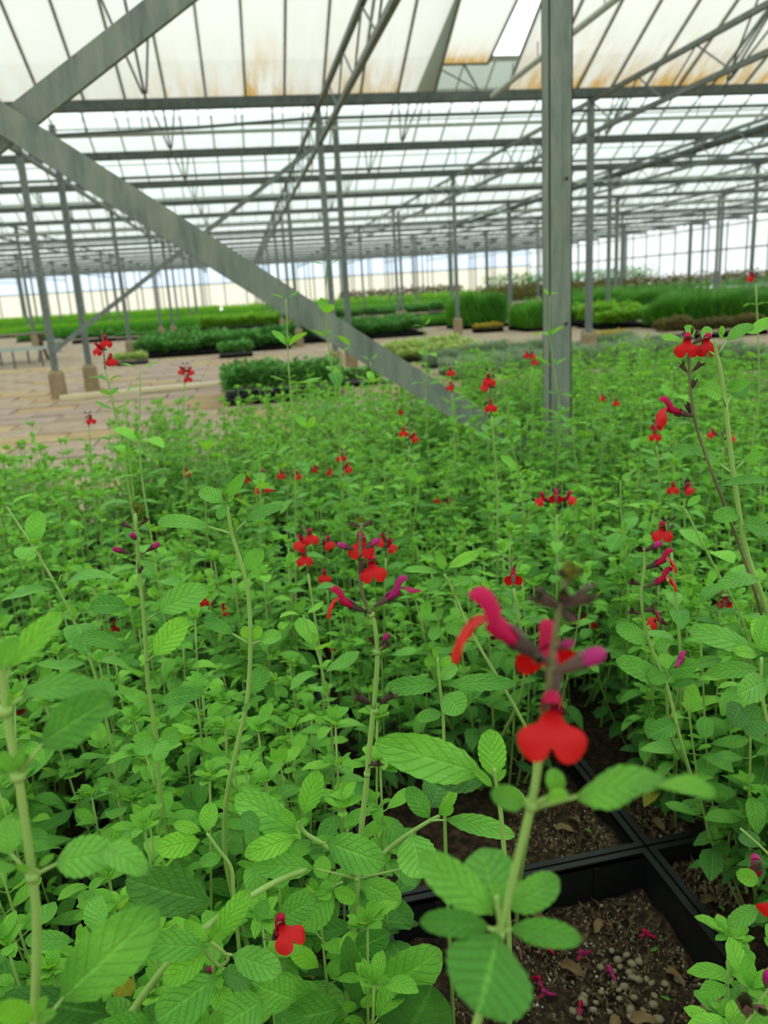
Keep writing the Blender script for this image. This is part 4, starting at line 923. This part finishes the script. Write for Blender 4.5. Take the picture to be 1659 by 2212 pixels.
shoot([(1130, 1560), (1020, 1370), (985, 1290), (960, 1240)], .90, .0028, 'salvia shoot with a rosette of pale narrow leaves behind the spent tip', [
    (960, 1232, 945, 1195, 22, 0, .01, .6, 'leaf_young', .1), (968, 1228, 1035, 1192, 26, 0, .02, .5, 'leaf_young', .1), (950, 1238, 872, 1232, 20, 0, 0, .4, 'leaf', .2), (955, 1250, 925, 1275, 26, -.01, -.02, .5, 'leaf', .2), (978, 1272, 1010, 1280, 22, 0, 0, .5, 'leaf', .2), (972, 1265, 1020, 1250, 24, 0, .02, .5, 'leaf', .1), (1022, 1370, 960, 1355, 34, 0, 0, .5, 'leaf', .2), (1025, 1372, 1090, 1350, 34, 0, 0, .5, 'leaf', .2)])
shoot([(505, 1930), (500, 1875), (472, 1835), (447, 1800)], .55, .0020, 'low curving salvia shoot with a bright spoon-shaped leaf', [
    (447, 1798, 455, 1732, 40, 0, .02, .8, 'leaf_young', .04), (435, 1795, 375, 1780, 26, 0, 0, .5, 'leaf_young', .2), (432, 1815, 338, 1835, 54, 0, -.02, .55, 'leaf_young', .12), (480, 1850, 430, 1865, 30, -.01, -.02, .5, 'leaf', .1), (520, 1760, 560, 1790, 44, 0, -.02, .6, 'leaf', .1)])
shoot([(1470, 1600), (1440, 1480), (1400, 1380), (1385, 1290), (1392, 1230), (1390, 1185)], .78, .0024, 'salvia stem with two profile red flowers facing the scarlet pair', [
    (1440, 1480, 1330, 1425, 50, 0, 0, .5, 'leaf', .15), (1465, 1560, 1400, 1590, 44, 0, -.02, .5, 'leaf', .15), (1450, 1480, 1500, 1470, 20, 0, 0, .5, 'leaf', .2), (1400, 1390, 1330, 1352, 44, 0, .01, .5, 'leaf', .12), (1410, 1400, 1450, 1385, 24, 0, 0, .5, 'leaf', .12)],
    lambda pl: [pl.flower(Q(x, y, .78), dirv(a, .45), 1.0, k, Q(1392, y+6, .78)) for x, y, a, k in ((1396, 1228, 80, 'open'), (1396, 1268, 82, 'open'), (1388, 1190, -40, 'closed'), (1392, 1190, 80, 'bud'), (1380, 1262, -70, 'calyx'), (1390, 1320, 60, 'calyx'), (1380, 1325, -70, 'calyx'))], root=(1530, 1800))
shoot([(1672, 1700), (1660, 1580), (1645, 1490), (1645, 1420)], .62, .0022, 'salvia shoot with a crowded head of wrinkled leaves at the bed edge', [
    (1640, 1412, 1485, 1360, 54, 0, -.01, .5, 'leaf', .12), (1640, 1405, 1660, 1330, 60, 0, .02, .8, 'leaf_young', .05), (1635, 1415, 1585, 1408, 30, -.01, -.02, .5, 'leaf_young', .2), (1655, 1470, 1592, 1500, 62, -.02, -.05, .65, 'leaf', .12), (1640, 1445, 1525, 1455, 40, .01, 0, .5, 'leaf', .15), (1600, 1520, 1580, 1565, 60, .01, -.01, .65, 'leaf_deep', .1), (1560, 1424, 1495, 1438, 26, .01, 0, .5, 'leaf', .15), (1600, 1370, 1580, 1348, 26, .02, .02, .5, 'leaf', .15), (1590, 1560, 1659, 1555, 70, 0, 0, .6, 'leaf_deep', .1)], root=(1690, 1880))
def ex8(pl):
    pl.flower(Q(1640, 1868, .50), dirv(160, -1.0), 1.0, 'faded', Q(1645, 1855, .5)); pl.flower(Q(1668, 1890, .48), dirv(-20, -.2), .95, 'open', Q(1664, 1870, .5))
shoot([(1700, 2040), (1690, 1900), (1664, 1850), (1600, 1790)], .50, .0014, 'drooping salvia twig with a wilted bloom over the gritty soil', [(1640, 1960, 1570, 1995, 40, 0, -.01, .6, 'leaf', .1), (1640, 1905, 1590, 1885, 36, 0, 0, .6, 'leaf_young', .1), (1640, 1830, 1600, 1800, 40, 0, .02, .6, 'leaf_deep', .1), (1650, 1960, 1625, 1990, 40, 0, 0, .7, 'leaf_deep', .1)], ex8)
def ex9(pl):
    pl.flower(Q(1612, 2190, .40), dirv(-40, 1.9), 1.5, 'closed', Q(1612, 2200, .4)); pl.flower(Q(1628, 2172, .39), dirv(10, .5), .9, 'closed', Q(1625, 2190, .4)); pl.flower(Q(1655, 2130, .4), dirv(-20, 2), 1.0, 'bud')
shoot([(1560, 2300), (1625, 2190), (1665, 2130)], .40, .0016, 'salvia tip with pinkish closed buds leaning over the black tray edge', [(1615, 2212, 1575, 2205, 26, 0, 0, .6, 'leaf_young', .1), (1625, 2190, 1670, 2230, 60, 0, 0, .6, 'leaf', .1)], ex9)

# --- tall leafy shoots standing above the bed: (px tip, px foot, distance)
def tall_label(t):
    x, y = t
    if x == 1188: return 'tall leafy shoot standing right in front of the thick pillar', None
    if y < 660: return 'tall leafy shoot crossing in front of the wide slanting brace', 'tall shoots before the brace'
    if x < 320 and y < 900: return 'tall leafy shoot rising in front of the timber plank', 'tall shoots before the plank'
    if x == 15: return 'slanting leafy shoot leaning out over the edge of the bed', None
    if y < 800: return 'tall leafy shoot at the back of the bed before the pale trays', 'tall shoots at the back of the bed'
    return 'leafy shoot standing a little above the bushes in the middle of the bed', 'shoots above the middle of the bed'
def tall(tip, foot, dh, pairs, lbl):
    a, b = Q(*foot, dh), Q(*tip, dh)
    pl = Plant(root_under(a, random.uniform(-.04, .04), random.uniform(0, .05)), *tall_label(tip)); path = pl.stem([pl.root, a, a.lerp(b, .5)+SIDE*random.uniform(-.01, .01), b], .0024, .0012)
    n = len(path); pairs += 3
    for k in range(pairs):
        s = 1-.72*(k/pairs)**.9; p = path[min(n-1, int(s*(n-1)))]; az = k*math.pi/2+random.uniform(0, .8)
        for sd in (0, 1):
            q = az+sd*math.pi; d = V((math.cos(q), math.sin(q), random.uniform(.15, .8) if k < 2 else random.uniform(-.1, .5))).normalized(); pl.small_leaf(p+d*.006, d, random.uniform(.034, .058) if k else .026, 1 if k < 2 else 0)
            if k: pl.small_leaf(p+UPV*.006, (d+UPV).normalized(), .016, 1)
    pl.done()
TL = 'tall leafy salvia shoot without flowers rising above the rest of the bed'
for tip, foot, dh, k in (((705, 572), (722, 830), 1.75, 7), ((618, 645), (632, 900), 1.6, 6), ((303, 800), (330, 1180), 1.25, 7), ((268, 850), (300, 1180), 1.5, 6), ((915, 705), (920, 860), 2.4, 5), ((1188, 640), (1205, 850), 2.3, 6), ((1085, 765), (1095, 900), 2.6, 5),
                       ((800, 780), (808, 900), 2.3, 5), ((735, 765), (735, 900), 2.2, 5), ((660, 885), (655, 1000), 1.9, 5), ((540, 905), (548, 1010), 1.9, 5), ((1380, 760), (1385, 900), 2.2, 5), ((1290, 790), (1300, 920), 2.4, 5), ((15, 1095), (150, 1320), .85, 5), ((440, 930), (445, 1050), 1.7, 5), ((1105, 960), (1130, 1120), 1.6, 5), ((1450, 800), (1455, 950), 2.0, 5),
                       ((1340, 1040), (1350, 1180), 1.4, 5), ((890, 1000), (895, 1120), 1.7, 5), ((1480, 1100), (1600, 1330), 1.0, 6), ((980, 870), (985, 980), 2.2, 4), ((655, 1330), (700, 1470), .95, 4), ((830, 1010), (835, 1110), 1.7, 4), ((560, 1000), (560, 1110), 1.5, 4), ((1240, 860), (1245, 1000), 2.2, 5)):
    tall(tip, foot, dh, k, TL)

# --- flower spikes seen across the bed: list of blooms (px, facing) and the width of one bloom in px
def spike_label(bl, dep):
    n = ('', 'one red bloom', 'a pair of red blooms', 'three red blooms')[len(bl)]; x, y = bl[0][:2]
    if x < 480: w_ = 'near the edge by the sandy paving'
    elif x < 860 and dep > 1.9: w_ = 'among far blooms beyond the sharp spike'
    elif x < 860: w_ = 'close behind the sharp spike'
    elif y < 960: w_ = 'at the bed back round the pillar'
    elif x > 1300: w_ = 'near the scarlet pair of blooms'
    else: w_ = 'between the sharp spike and the pillar'
    return 'salvia spike carrying %s %s' % (n, w_), 'spikes with %s %s' % (n, w_)
def spike(blooms, w_px, foot, lbl=None, closed=2):
    dep = .0235*F/w_px; x0, y0 = blooms[0][:2]; r = ray(x0, y0); dh = dep*r.dot(HEAD); fs = 1.0
    for b_ in blooms:                                 # no bloom lower than the leaves it stands over
        rr = ray(b_[0], b_[1]); dm = (EYE.z-.34)/max(1e-3, -rr.z/rr.dot(HEAD))
        if dm < dh: fs = max(.6, fs*dm/dh); dh = dm
    top = min(b[1] for b in blooms)-w_px*.9; cx_ = sum(b[0] for b in blooms)/len(blooms)
    tip = Q(cx_, top, dh); f = Q(*foot, dh)
    if f.z < ZS+.12: g_ = Q(cx_, y0, dh); f = V((g_.x, g_.y, max(ZS+.12, g_.z-.3)))
    pl = Plant(root_under(f, .06 if x0 > 1200 and dep < 1.3 else 0, .26 if x0 > 1000 and dep < 1.3 else .03), lbl or spike_label(blooms, dep)[0], None if lbl else spike_label(blooms, dep)[1])
    if f.z < .34: f.x, f.y = pl.root.x, pl.root.y
    low = Q(cx_+(foot[0]-cx_)*.25, max(b[1] for b in blooms)+w_px*.6, dh)
    pl.stem([pl.root, f, low], .0030, .0018); pl.stem([low, low.lerp(tip, .5), tip], .0017, .0009, True)
    for x, y, a in blooms:
        if 55 < abs(a) < 120: a *= .74
        u = math.radians(a); st = Q(cx_, y+w_px*.1, dh)
        pos = Q(x, y, dh) - dirv(a, .15)*(.022) + UPV*.004
        pl.flower(pos, aim(pos, a, .12 if abs(a) < 50 else .35), fs, 'open', st)
    for k in range(closed):
        for sd in (-1, 1): pl.flower(tip-UPV*(.012*k)+SIDE*.003*sd, dirv(80*sd+k*40, .9), .6, 'closed')
    for k in range(3):
        p = f.lerp(low, .15+.3*k); az = random.uniform(0, 6)
        for sd in (0, 1):
            q = az+sd*math.pi; d = V((math.cos(q), math.sin(q), .3)).normalized(); pl.small_leaf(p+d*.005, d, random.uniform(.03, .045), 0)
    pl.done()
spike([(220, 742, 10), (208, 758, -60), (232, 782, 20)], 26, (250, 900), 'salvia spike of red blooms standing out against the sandy paving')
spike([(390, 803, -40), (408, 805, 40), (402, 820, 5)], 18, (395, 980), 'thin salvia spike of three red blooms in front of the timber plank')
for bl, wp, ft in SPIKES:
    spike(bl, wp, ft)

# ================================================================== litter on the bare soil
def soil_pt(x, y, dz=0.0):
    p = ground(x, y, ZS+.039)
    if in_tray(ground(x, y, ZS+.004), .0)[1]: p = ground(x, y, ZS+.004)
    p, bare = in_tray(p, .045); p.z = ZS+(.004 if bare else .039)+dz; return p
R = random.Random(5)
def pebble_mesh(seed, mat):
    r = random.Random(seed); mb = MB(); vs = []
    for i in range(5):
        th = math.pi*i/4
        for k in range(7):
            q = 2*math.pi*k/7; e = r.uniform(.85, 1.12); vs.append(V((math.sin(th)*math.cos(q)*e, math.sin(th)*math.sin(q)*.8*e, math.cos(th)*.62)))
    mb.add(vs, [(i*7+k, (i+1)*7+k, (i+1)*7+(k+1) % 7, i*7+(k+1) % 7) for i in range(4) for k in range(7)]); return mb.mesh('pebble', mat, True)
PEB = [pebble_mesh(i, 'pebble') for i in range(4)]
CLUS = [(1330, 2070), (1370, 2090), (1365, 2120), (1320, 2105), (1375, 2150), (1400, 2130), (1345, 2165), (1290, 2170), (1310, 2195), (1280, 2190), (1395, 2180), (1420, 2170), (1360, 2200), (1325, 2060), (1405, 2110), (1350, 2135), (1385, 2205), (1300, 2150), (1260, 2165), (1430, 2200), (1340, 2090), (1378, 2075), (1318, 2120), (1355, 2105), (1410, 2150), (1490, 2110), (1270, 2150), (1250, 2195), (1385, 2115), (1330, 2145), (1300, 2090), (1345, 2060), (1440, 2130), (1365, 2180), (1230, 2180)]
for x, y in CLUS:
    o = link('pebble', R.choice(PEB)); s = R.uniform(.0045, .0085); o.location = soil_pt(x+R.uniform(-9, 9), y+R.uniform(-7, 7), s*.25); o.scale = (s, s, s); o.rotation_euler = (R.uniform(-.4, .4), R.uniform(-.4, .4), R.uniform(0, 6))
    tag(o, 'small pale grit pebble lying on the dark tray soil', 'pebble', 'pale pebbles on the bare soil')
mb = MB(); pb = MB(); hu = MB()
area = [ground(*q, ZS) for q in ((950, 2212), (1620, 2212), (1560, 1800), (1130, 1740))]
for i in range(4200):
    u, v_ = R.random(), R.random(); p = area[0].lerp(area[1], u).lerp(area[3].lerp(area[2], u), v_); lc = p-C0; l1, l2 = lc.dot(E1), lc.dot(E2)
    if min(l1 % (TX+GAP), l2 % (TY+GAP)) < .012 or l1 % (TX+GAP) > TX-.012 or l2 % (TY+GAP) > TY-.012: continue
    p.z = ZS+.003+(0 if 0 < l1 < TX and 0 < l2 < TY else .035); s = R.uniform(.0008, .0028)
    tgt = mb if R.random() < .35 else (pb if R.random() < .09 else hu); d = V((R.uniform(-1, 1), R.uniform(-1, 1), R.uniform(0, .7))).normalized(); e = d.orthogonal().normalized()*s; f_ = d.cross(e)
    ln = d*s*(R.uniform(2, 6) if tgt is hu else 1.3)
    tgt.add([p-ln, p+e, p+f_+V((0, 0, s)), p-e, p-f_, p+ln], [(0, 1, 2), (0, 2, 3), (0, 3, 4), (0, 4, 1), (5, 2, 1), (5, 3, 2), (5, 4, 3), (5, 1, 4)])
for g, m_, nm, lb in ((mb, 'pebble', 'fine_grit', 'fine tan grit strewn over the bare soil'), (pb, 'perlite', 'perlite_specks', 'white perlite specks mixed in the bare soil'), (hu, 'litter', 'bark_litter', 'brown bark and stem litter over the bare soil')):
    o = g.obj(nm, m_); tag(o, lb, 'litter', kind='stuff')
for i, (x, y, a) in enumerate(((1190, 2065, 30), (1268, 2070, 100), (1155, 2125, 200), (1190, 2160, 80), (1255, 2180, 150), (1325, 2122, 10), (1470, 1975, 60), (1590, 1945, 170))):
    t = thing('fallen_flower', soil_pt(x, y, .010), 'shrivelled magenta salvia bloom dropped on the soil', 'flower', 'fallen blooms on the bare soil', math.radians(a), .78)
    t.rotation_euler.x = R.uniform(-.5, .3); link('corolla_tube', TUBE_MAG if i % 2 else TUBE, t).location = (0, -.014, -.002); link('lower_lip', LIP_WILT, t).location = (0, -.014, -.002)
t = thing('fallen_flower', Q(1466, 1434, .77), 'wilted crimson bloom resting on leaves below the profile red flowers', 'flower', None, math.radians(-60), .8)
t.rotation_euler.x = .35; link('corolla_tube', TUBE_MAG, t).location = (0, -.014, 0); link('lower_lip', LIP_WILT, t).location = (0, -.014, 0)
pl = Plant(ground(1535, 1780, ZS-.003), 'low salvia shoot whose broad leaf holds a wilted crimson bloom')
pl.stem([pl.root, Q(1440, 1500, .80), Q(1442, 1450, .79)], .002, .0014)
hero_leaves(pl, .78, [(1442, 1450, 1505, 1438, 44, 0, -.02, .55, 'leaf', .1), (1440, 1452, 1400, 1470, 40, 0, -.01, .5, 'leaf', .12), (1442, 1448, 1436, 1410, 34, 0, .02, .7, 'leaf_young', .06)]); pl.done()
for i, (x, y, a, ln) in enumerate(((1262, 2115, 40, .036), (1330, 2195, 160, .03), (1510, 2180, 250, .04), (1180, 2010, 20, .03), (1500, 1960, 100, .03), (1240, 1800, 60, .03), (1470, 1840, 10, .035), (1300, 1990, 140, .028), (1420, 2215, 80, .035), (1230, 1770, 190, .03), (1550, 2120, 30, .03))):
    o = link('dead_leaf', None); mb = MB(); leaf_geo(mb, V((0, 0, 0)), V((.1, .5, .28)), V((0, 1, .05)), .45, UPV, 8, 4, .5, .4); o = mb.obj('dead_leaf', 'dead', None, True) if True else o
    o.location = soil_pt(x, y, .004); o.scale = (ln,)*3; o.rotation_euler = (R.uniform(-.2, .3), R.uniform(-.3, .3), math.radians(a)); tag(o, 'curled dry brown leaf lying on the dark soil', 'leaf', 'dead leaves on the bare soil')
for i, (x, y, a) in enumerate(((1320, 1795, 20), (1432, 1775, 80), (1425, 2050, 120), (1510, 1985, 10), (1450, 2165, 70), (1640, 2145, 100))):
    o = link('green_leaflet', LEAFV[i % 5][1]); o.location = soil_pt(x, y, .004); o.scale = (.014,)*3; o.rotation_euler = (.1, .2, math.radians(a)); tag(o, 'tiny fresh green leaflet fallen on the dark soil', 'leaf', 'green leaflets on the bare soil')
for o in [o for o in bpy.data.objects if o.name.startswith('dead_leaf') and o.type == 'EMPTY']: bpy.data.objects.remove(o)

# ================================================================== plant trays across the floor
def foliage(kind, n, lx, ly, h, seed, ln, wd):
    r = random.Random(seed); mb = MB()
    for i in range(n):
        x, y = r.uniform(0, lx), r.uniform(0, ly); ed = min(1, 6*min(x, lx-x, y, ly-y)/min(lx, ly, .6)); top = h*r.uniform(.25, 1.0)*(.74+.08*ed+.14*math.sin(x*9+seed)*math.cos(y*11+seed)+.1*r.random()); az = r.uniform(0, 6.28)
        if kind in ('feather', 'grass', 'silver'):
            d = V((math.cos(az)*.3, math.sin(az)*.3, 1)).normalized(); L = ln*r.uniform(.7, 1.2); b = V((x, y, max(.0, top-L))); n_ = d.orthogonal().normalized(); s = n_*wd*.5; c = b+d*L*.6+V((math.cos(az), math.sin(az), 0))*.01
            e_ = b+d*L+V((math.cos(az), math.sin(az), 0))*.02
            if not (-.07 < e_.x < lx+.07 and -.07 < e_.y < ly+.07): continue
            mb.add([b-s*.5, b+s*.5, c+s, c-s, b+d*L+V((math.cos(az), math.sin(az), -.2))*.02], [(0, 1, 2, 3), (3, 2, 4)])
        else:
            d = V((math.cos(az), math.sin(az), r.uniform(-.2, .9))).normalized(); L = ln*r.uniform(.7, 1.3); b = V((x, y, top)); s = d.cross(UPV).normalized()*wd*.5; c = b+d*L*.5+UPV*L*.08; e_ = b+d*L
            if not (-.07 < e_.x < lx+.07 and -.07 < e_.y < ly+.07): continue
            mb.add([b, c+s, b+d*L, c-s], [(0, 1, 2, 3)])
    return mb
def small_tray(lx, ly, z=.075):
    mb = MB(); t = .006; zz = z
    for x0, y0, x1, y1 in ((0, 0, lx, t), (0, ly-t, lx, ly), (0, t, t, ly-t), (lx-t, t, lx, ly-t)): mb.box((x0, y0, 0), (x1, y1, zz))
    mb.box((0, 0, 0), (lx, ly, zz-.012)); mb.box((-.007, -.007, zz-.006), (lx+.007, .004, zz)); mb.box((-.007, ly-.004, zz-.006), (lx+.007, ly+.007, zz))
    for i in range(1, 6): x = lx*i/6; mb.box((x-.006, -.005, .01), (x+.006, 0, zz-.006))
    return mb.mesh('tray_body', 'black')
TRX, TRY = .56, .36; TRB = small_tray(TRX, TRY)
FOL = {}
for kind, mat, n, h, ln, wd in (('herb', 'herb', 800, .20, .07, .036), ('herb_tall', 'herb', 900, .32, .075, .038), ('pale', 'pale', 900, .18, .055, .038), ('silver', 'silver', 2200, .27, .10, .010), ('feather', 'feather', 1800, .66, .24, .014), ('feather_tall', 'feather', 1900, .82, .28, .016), ('feather_low', 'feather', 1800, .30, .14, .014), ('lime', 'lime', 1300, .40, .07, .04), ('gold', 'gold', 500, .10, .06, .035), ('bronze', 'brownish', 1200, .3, .06, .03)):
    FOL[kind] = [foliage('feather' if 'feather' in kind or kind == 'silver' else 'leaf', n, TRX, TRY, h, 31*i+len(kind), ln, wd).mesh('foliage', mat) for i in range(2)]
TAKEN = [(o.location.x-.1, o.location.x+.1, o.location.y-.1, o.location.y+.1) for o in bpy.data.objects if o.name.startswith('steel_post')]
def bed(pa, pb, rows, kind, lbl, group, zlift=0.0, depth_gap=.03):
    """trays side by side on the floor between two pixels, square to the house, rows deep away from the front"""
    a, b = ground(*pa), ground(*pb); Ln = b.x-a.x; n = max(1, round((b-a).length/(TRX+.03))); step = max(Ln/n, TRX+.018); y = (a.y+b.y)/2; mine = []
    hit = lambda ax, yy: any(x0 < ax+k*step+TRX+.012 and x1 > ax+k*step-.012 and y0 < yy+TRY+.012 and y1 > yy-.012 for x0, x1, y0, y1 in TAKEN for k in range(n))
    a.x += next((d_ for d_ in (0, .06, .12, .2, .3, .4, .5, .6, .7, .8) if not hit(a.x+d_, y)), 0)
    for r in range(rows):
        y += TRY+depth_gap if r else 0
        while hit(a.x, y): y += .04
        for k in range(n):
            p = V((a.x+k*step, y, 0)); t = thing('plant_tray', p, lbl, 'plant tray', group); t.scale = (1, 1, random.uniform(.78, 1.15))
            mine.append((p.x, p.x+TRX, y, y+TRY)); link('tray_body', TRB, t); o = stuff(link('foliage', random.choice(FOL[kind]), t)); o.location.z = .06
    TAKEN.extend(mine)
bed((487, 884), (712, 868), 3, 'herb_tall', 'black tray of dense dark green herbs beside the end of the timber plank', 'herb trays beside the plank')
bed((718, 850), (838, 828), 1, 'herb', 'black tray of dark herbs half hidden behind the wide brace', 'herb trays behind the brace')
bed((475, 777), (546, 773), 1, 'herb', 'single small black tray of green seedlings standing alone on the paving', None)
bed((278, 786), (560, 752), 6, 'herb_tall', 'black tray of bushy dark green plants in the row across the sandy paving', 'bushy trays across the paving')
bed((560, 752), (835, 728), 5, 'herb_tall', 'black tray of green plants in the row continuing behind the wide brace', 'trays continuing behind the brace')
bed((240, 796), (272, 792), 1, 'pale', 'little black tray of wispy pale plants on the paving by the red spike', None)
bed((858, 785), (1080, 778), 4, 'pale', 'tray of pale yellow-green variegated plants behind the salvia bed', 'pale variegated trays')
bed((950, 812), (1560, 798), 3, 'silver', 'tray of silvery grey-green lavender foliage just behind the salvia bed', 'silvery trays')
bed((1560, 800), (1700, 800), 2, 'silver', 'tray of silvery foliage at the end of the silver bed', 'silvery trays at the end')
bed((985, 712), (1112, 706), 3, 'feather_tall', 'tray of tall feathery dark green plants beside the thick pillar', 'feathery trays beside the pillar')
bed((1125, 716), (1200, 716), 3, 'feather', 'tray of tall feathery green plants right behind the thick pillar', 'feathery trays behind the pillar')
bed((1030, 720), (1092, 716), 1, 'gold', 'low tray of golden and reddish small plants on the paving', None)
bed((1288, 742), (1395, 738), 1, 'gold', 'tray of low golden plants in front of the lime-green bushes', 'golden trays on the paving')
bed((1400, 735), (1660, 728), 1, 'bronze', 'tray of bronze-green plants edging the paving', 'bronze trays edging the paving')
bed((1285, 712), (1400, 708), 5, 'lime', 'tray of bright lime-green leafy plants between the posts and the paving', 'lime-green leafy trays')
bed((1428, 712), (1720, 706), 8, 'feather', 'tray of tall feathery green fennel-like plants at the far side of the paving', 'feathery fennel trays')
bed((640, 722), (1000, 706), 2, 'feather_low', 'tray of low feathery plants across the middle of the floor', 'low feathery trays')
bed((150, 745), (420, 724), 1, 'herb', 'tray of low dark seedlings far behind the paired posts', 'far seedling trays')
bed((430, 722), (720, 700), 2, 'lime', 'tray of lime-green plants farther back behind the bushy row', 'farther lime trays')
bed((700, 694), (960, 682), 1, 'herb_tall', 'tray of dark green plants farther back in the middle', 'farther dark trays')
# long far rows
def row(x0, x1, P, dep, h, mat, n, ln, wd, lbl, kind='feather', zb=.0):
    t = thing('plant_row', (x0, P, 0), lbl, 'plants'); mb = MB(); mb.box((0, 0, 0), (x1-x0, dep, .08)); mb.obj('tray_row', 'black', t)
    mb = foliage(kind, n, x1-x0, dep, h, int(P*10)+n, ln, wd); o = stuff(mb.obj('foliage', mat, t)); o.location.z = .05
row(-7, 1.2, 27.2, 1.6, .42, 'feather', 5200, .3, .03, 'long bed of dark green plants beyond the bushy trays')
row(2.0, 9.0, 30.5, 1.3, .30, 'herb', 4200, .1, .05, 'long dark green plant bed beyond the low feathery trays', 'leaf')
row(10.0, 22.0, 23.4, 3.0, .75, 'feather', 8000, .35, .03, 'tall green plant bed stretching to the glazed side wall')
row(-9, 8.0, 32.0, 2.2, .42, 'lime', 6500, .3, .035, 'bright lime-green strip of plants in the distance')
row(9.2, 22, 29.5, 3.0, .75, 'brownish', 6500, .25, .05, 'olive-brown mounded bed in the distance by the side wall', 'leaf')
row(-12, 21, 37, 2.5, .5, 'feather', 9000, .35, .04, 'far green plant strip across the whole house')
row(-14, -1.2, 45, 2.9, .62, 'lime', 6000, .5, .05, 'very far bright grassy strip before the cream wall')
row(-1, 22, 45.0, 2.9, .65, 'lime', 7000, .4, .05, 'very far lime strip leading to the house corner')
row(6, 14, 51, 1.5, .8, 'brownish', 2500, .3, .08, 'dark brown heap of plants in front of the cream end wall', 'leaf')
row(13, 22.5, 42.0, 2.8, 1.25, 'herb', 4500, .2, .09, 'rounded dark bushes along the glazed side wall', 'leaf')

# ================================================================== timber plank and the benches by the posts
a, b = ground(128, 872), ground(489, 838); d = (b-a); mb = MB()
mb.box((0, -.075, 0), (d.length, .075, .045)); o = mb.obj('timber_plank', 'wood'); o.location = a+V((0, .08, .03)); o.rotation_euler.z = math.atan2(d.y, d.x); tag(o, 'long pale timber plank lying on the paving beside the paired posts', 'plank')
p = ground(10, 790); t = thing('potting_bench', p+V((-.9, .3, 0)), 'weathered wooden bench with crossed legs holding dark pots', 'bench', None, .05)
mb = MB()
for k in range(5): mb.box((0, k*.15, .52), (1.7, k*.15+.13, .55))
mb.obj('bench_top', 'wood_old', t)
for x in (.2, 1.45):
    mb = MB(); mb.beam(V((x, .05, 0)), V((x, .65, .52)), .05, .05); mb.beam(V((x+.06, .65, 0)), V((x+.06, .05, .52)), .05, .05); mb.obj('bench_leg', 'wood_old', t)
p = ground(-20, 800); t = thing('wire_bench', p+V((-.6, -.1, 0)), 'low pale wire-mesh bench standing on thin legs by the paired posts', 'bench', None, .03)
mb = MB()
for k in range(14): mb.box((0, k*.09, .30), (1.55, k*.09+.012, .312))
for k in range(18): mb.box((k*.09, 0, .312), (k*.09+.012, 1.2, .322))
mb.obj('mesh_top', 'pipe_light', t)
for x in (.02, .52, 1.02, 1.5):
    mb = MB(); mb.box((x, 0, 0), (x+.03, .03, .30)); mb.box((x, 1.17, 0), (x+.03, 1.2, .30)); mb.obj('leg', 'steel_dark', t)
t = thing('rubble_bucket', ground(120, 760), 'grey plastic bucket standing behind the paired posts', 'bucket')
mb = MB(); lathe_ = [(0, .13), (.02, .14), (.26, .17), (.27, .18), (.28, .17), (.27, .16), (.03, .13)]
vs = [V((r_*math.cos(k*math.pi/8), r_*math.sin(k*math.pi/8), z_)) for z_, r_ in lathe_ for k in range(16)]
mb.add(vs, [(i*16+k, i*16+(k+1) % 16, (i+1)*16+(k+1) % 16, (i+1)*16+k) for i in range(6) for k in range(16)]+[tuple(reversed(range(16))), tuple(96+k for k in range(16))]); mb.obj('bucket_body', 'pipe_light', t, True)
mb = MB(); mb.tube([V((-.17, 0, .26)), V((-.12, 0, .33)), V((0, 0, .37)), V((.12, 0, .33)), V((.17, 0, .26))], .005, 5); mb.obj('bucket_handle', 'steel_dark', t)
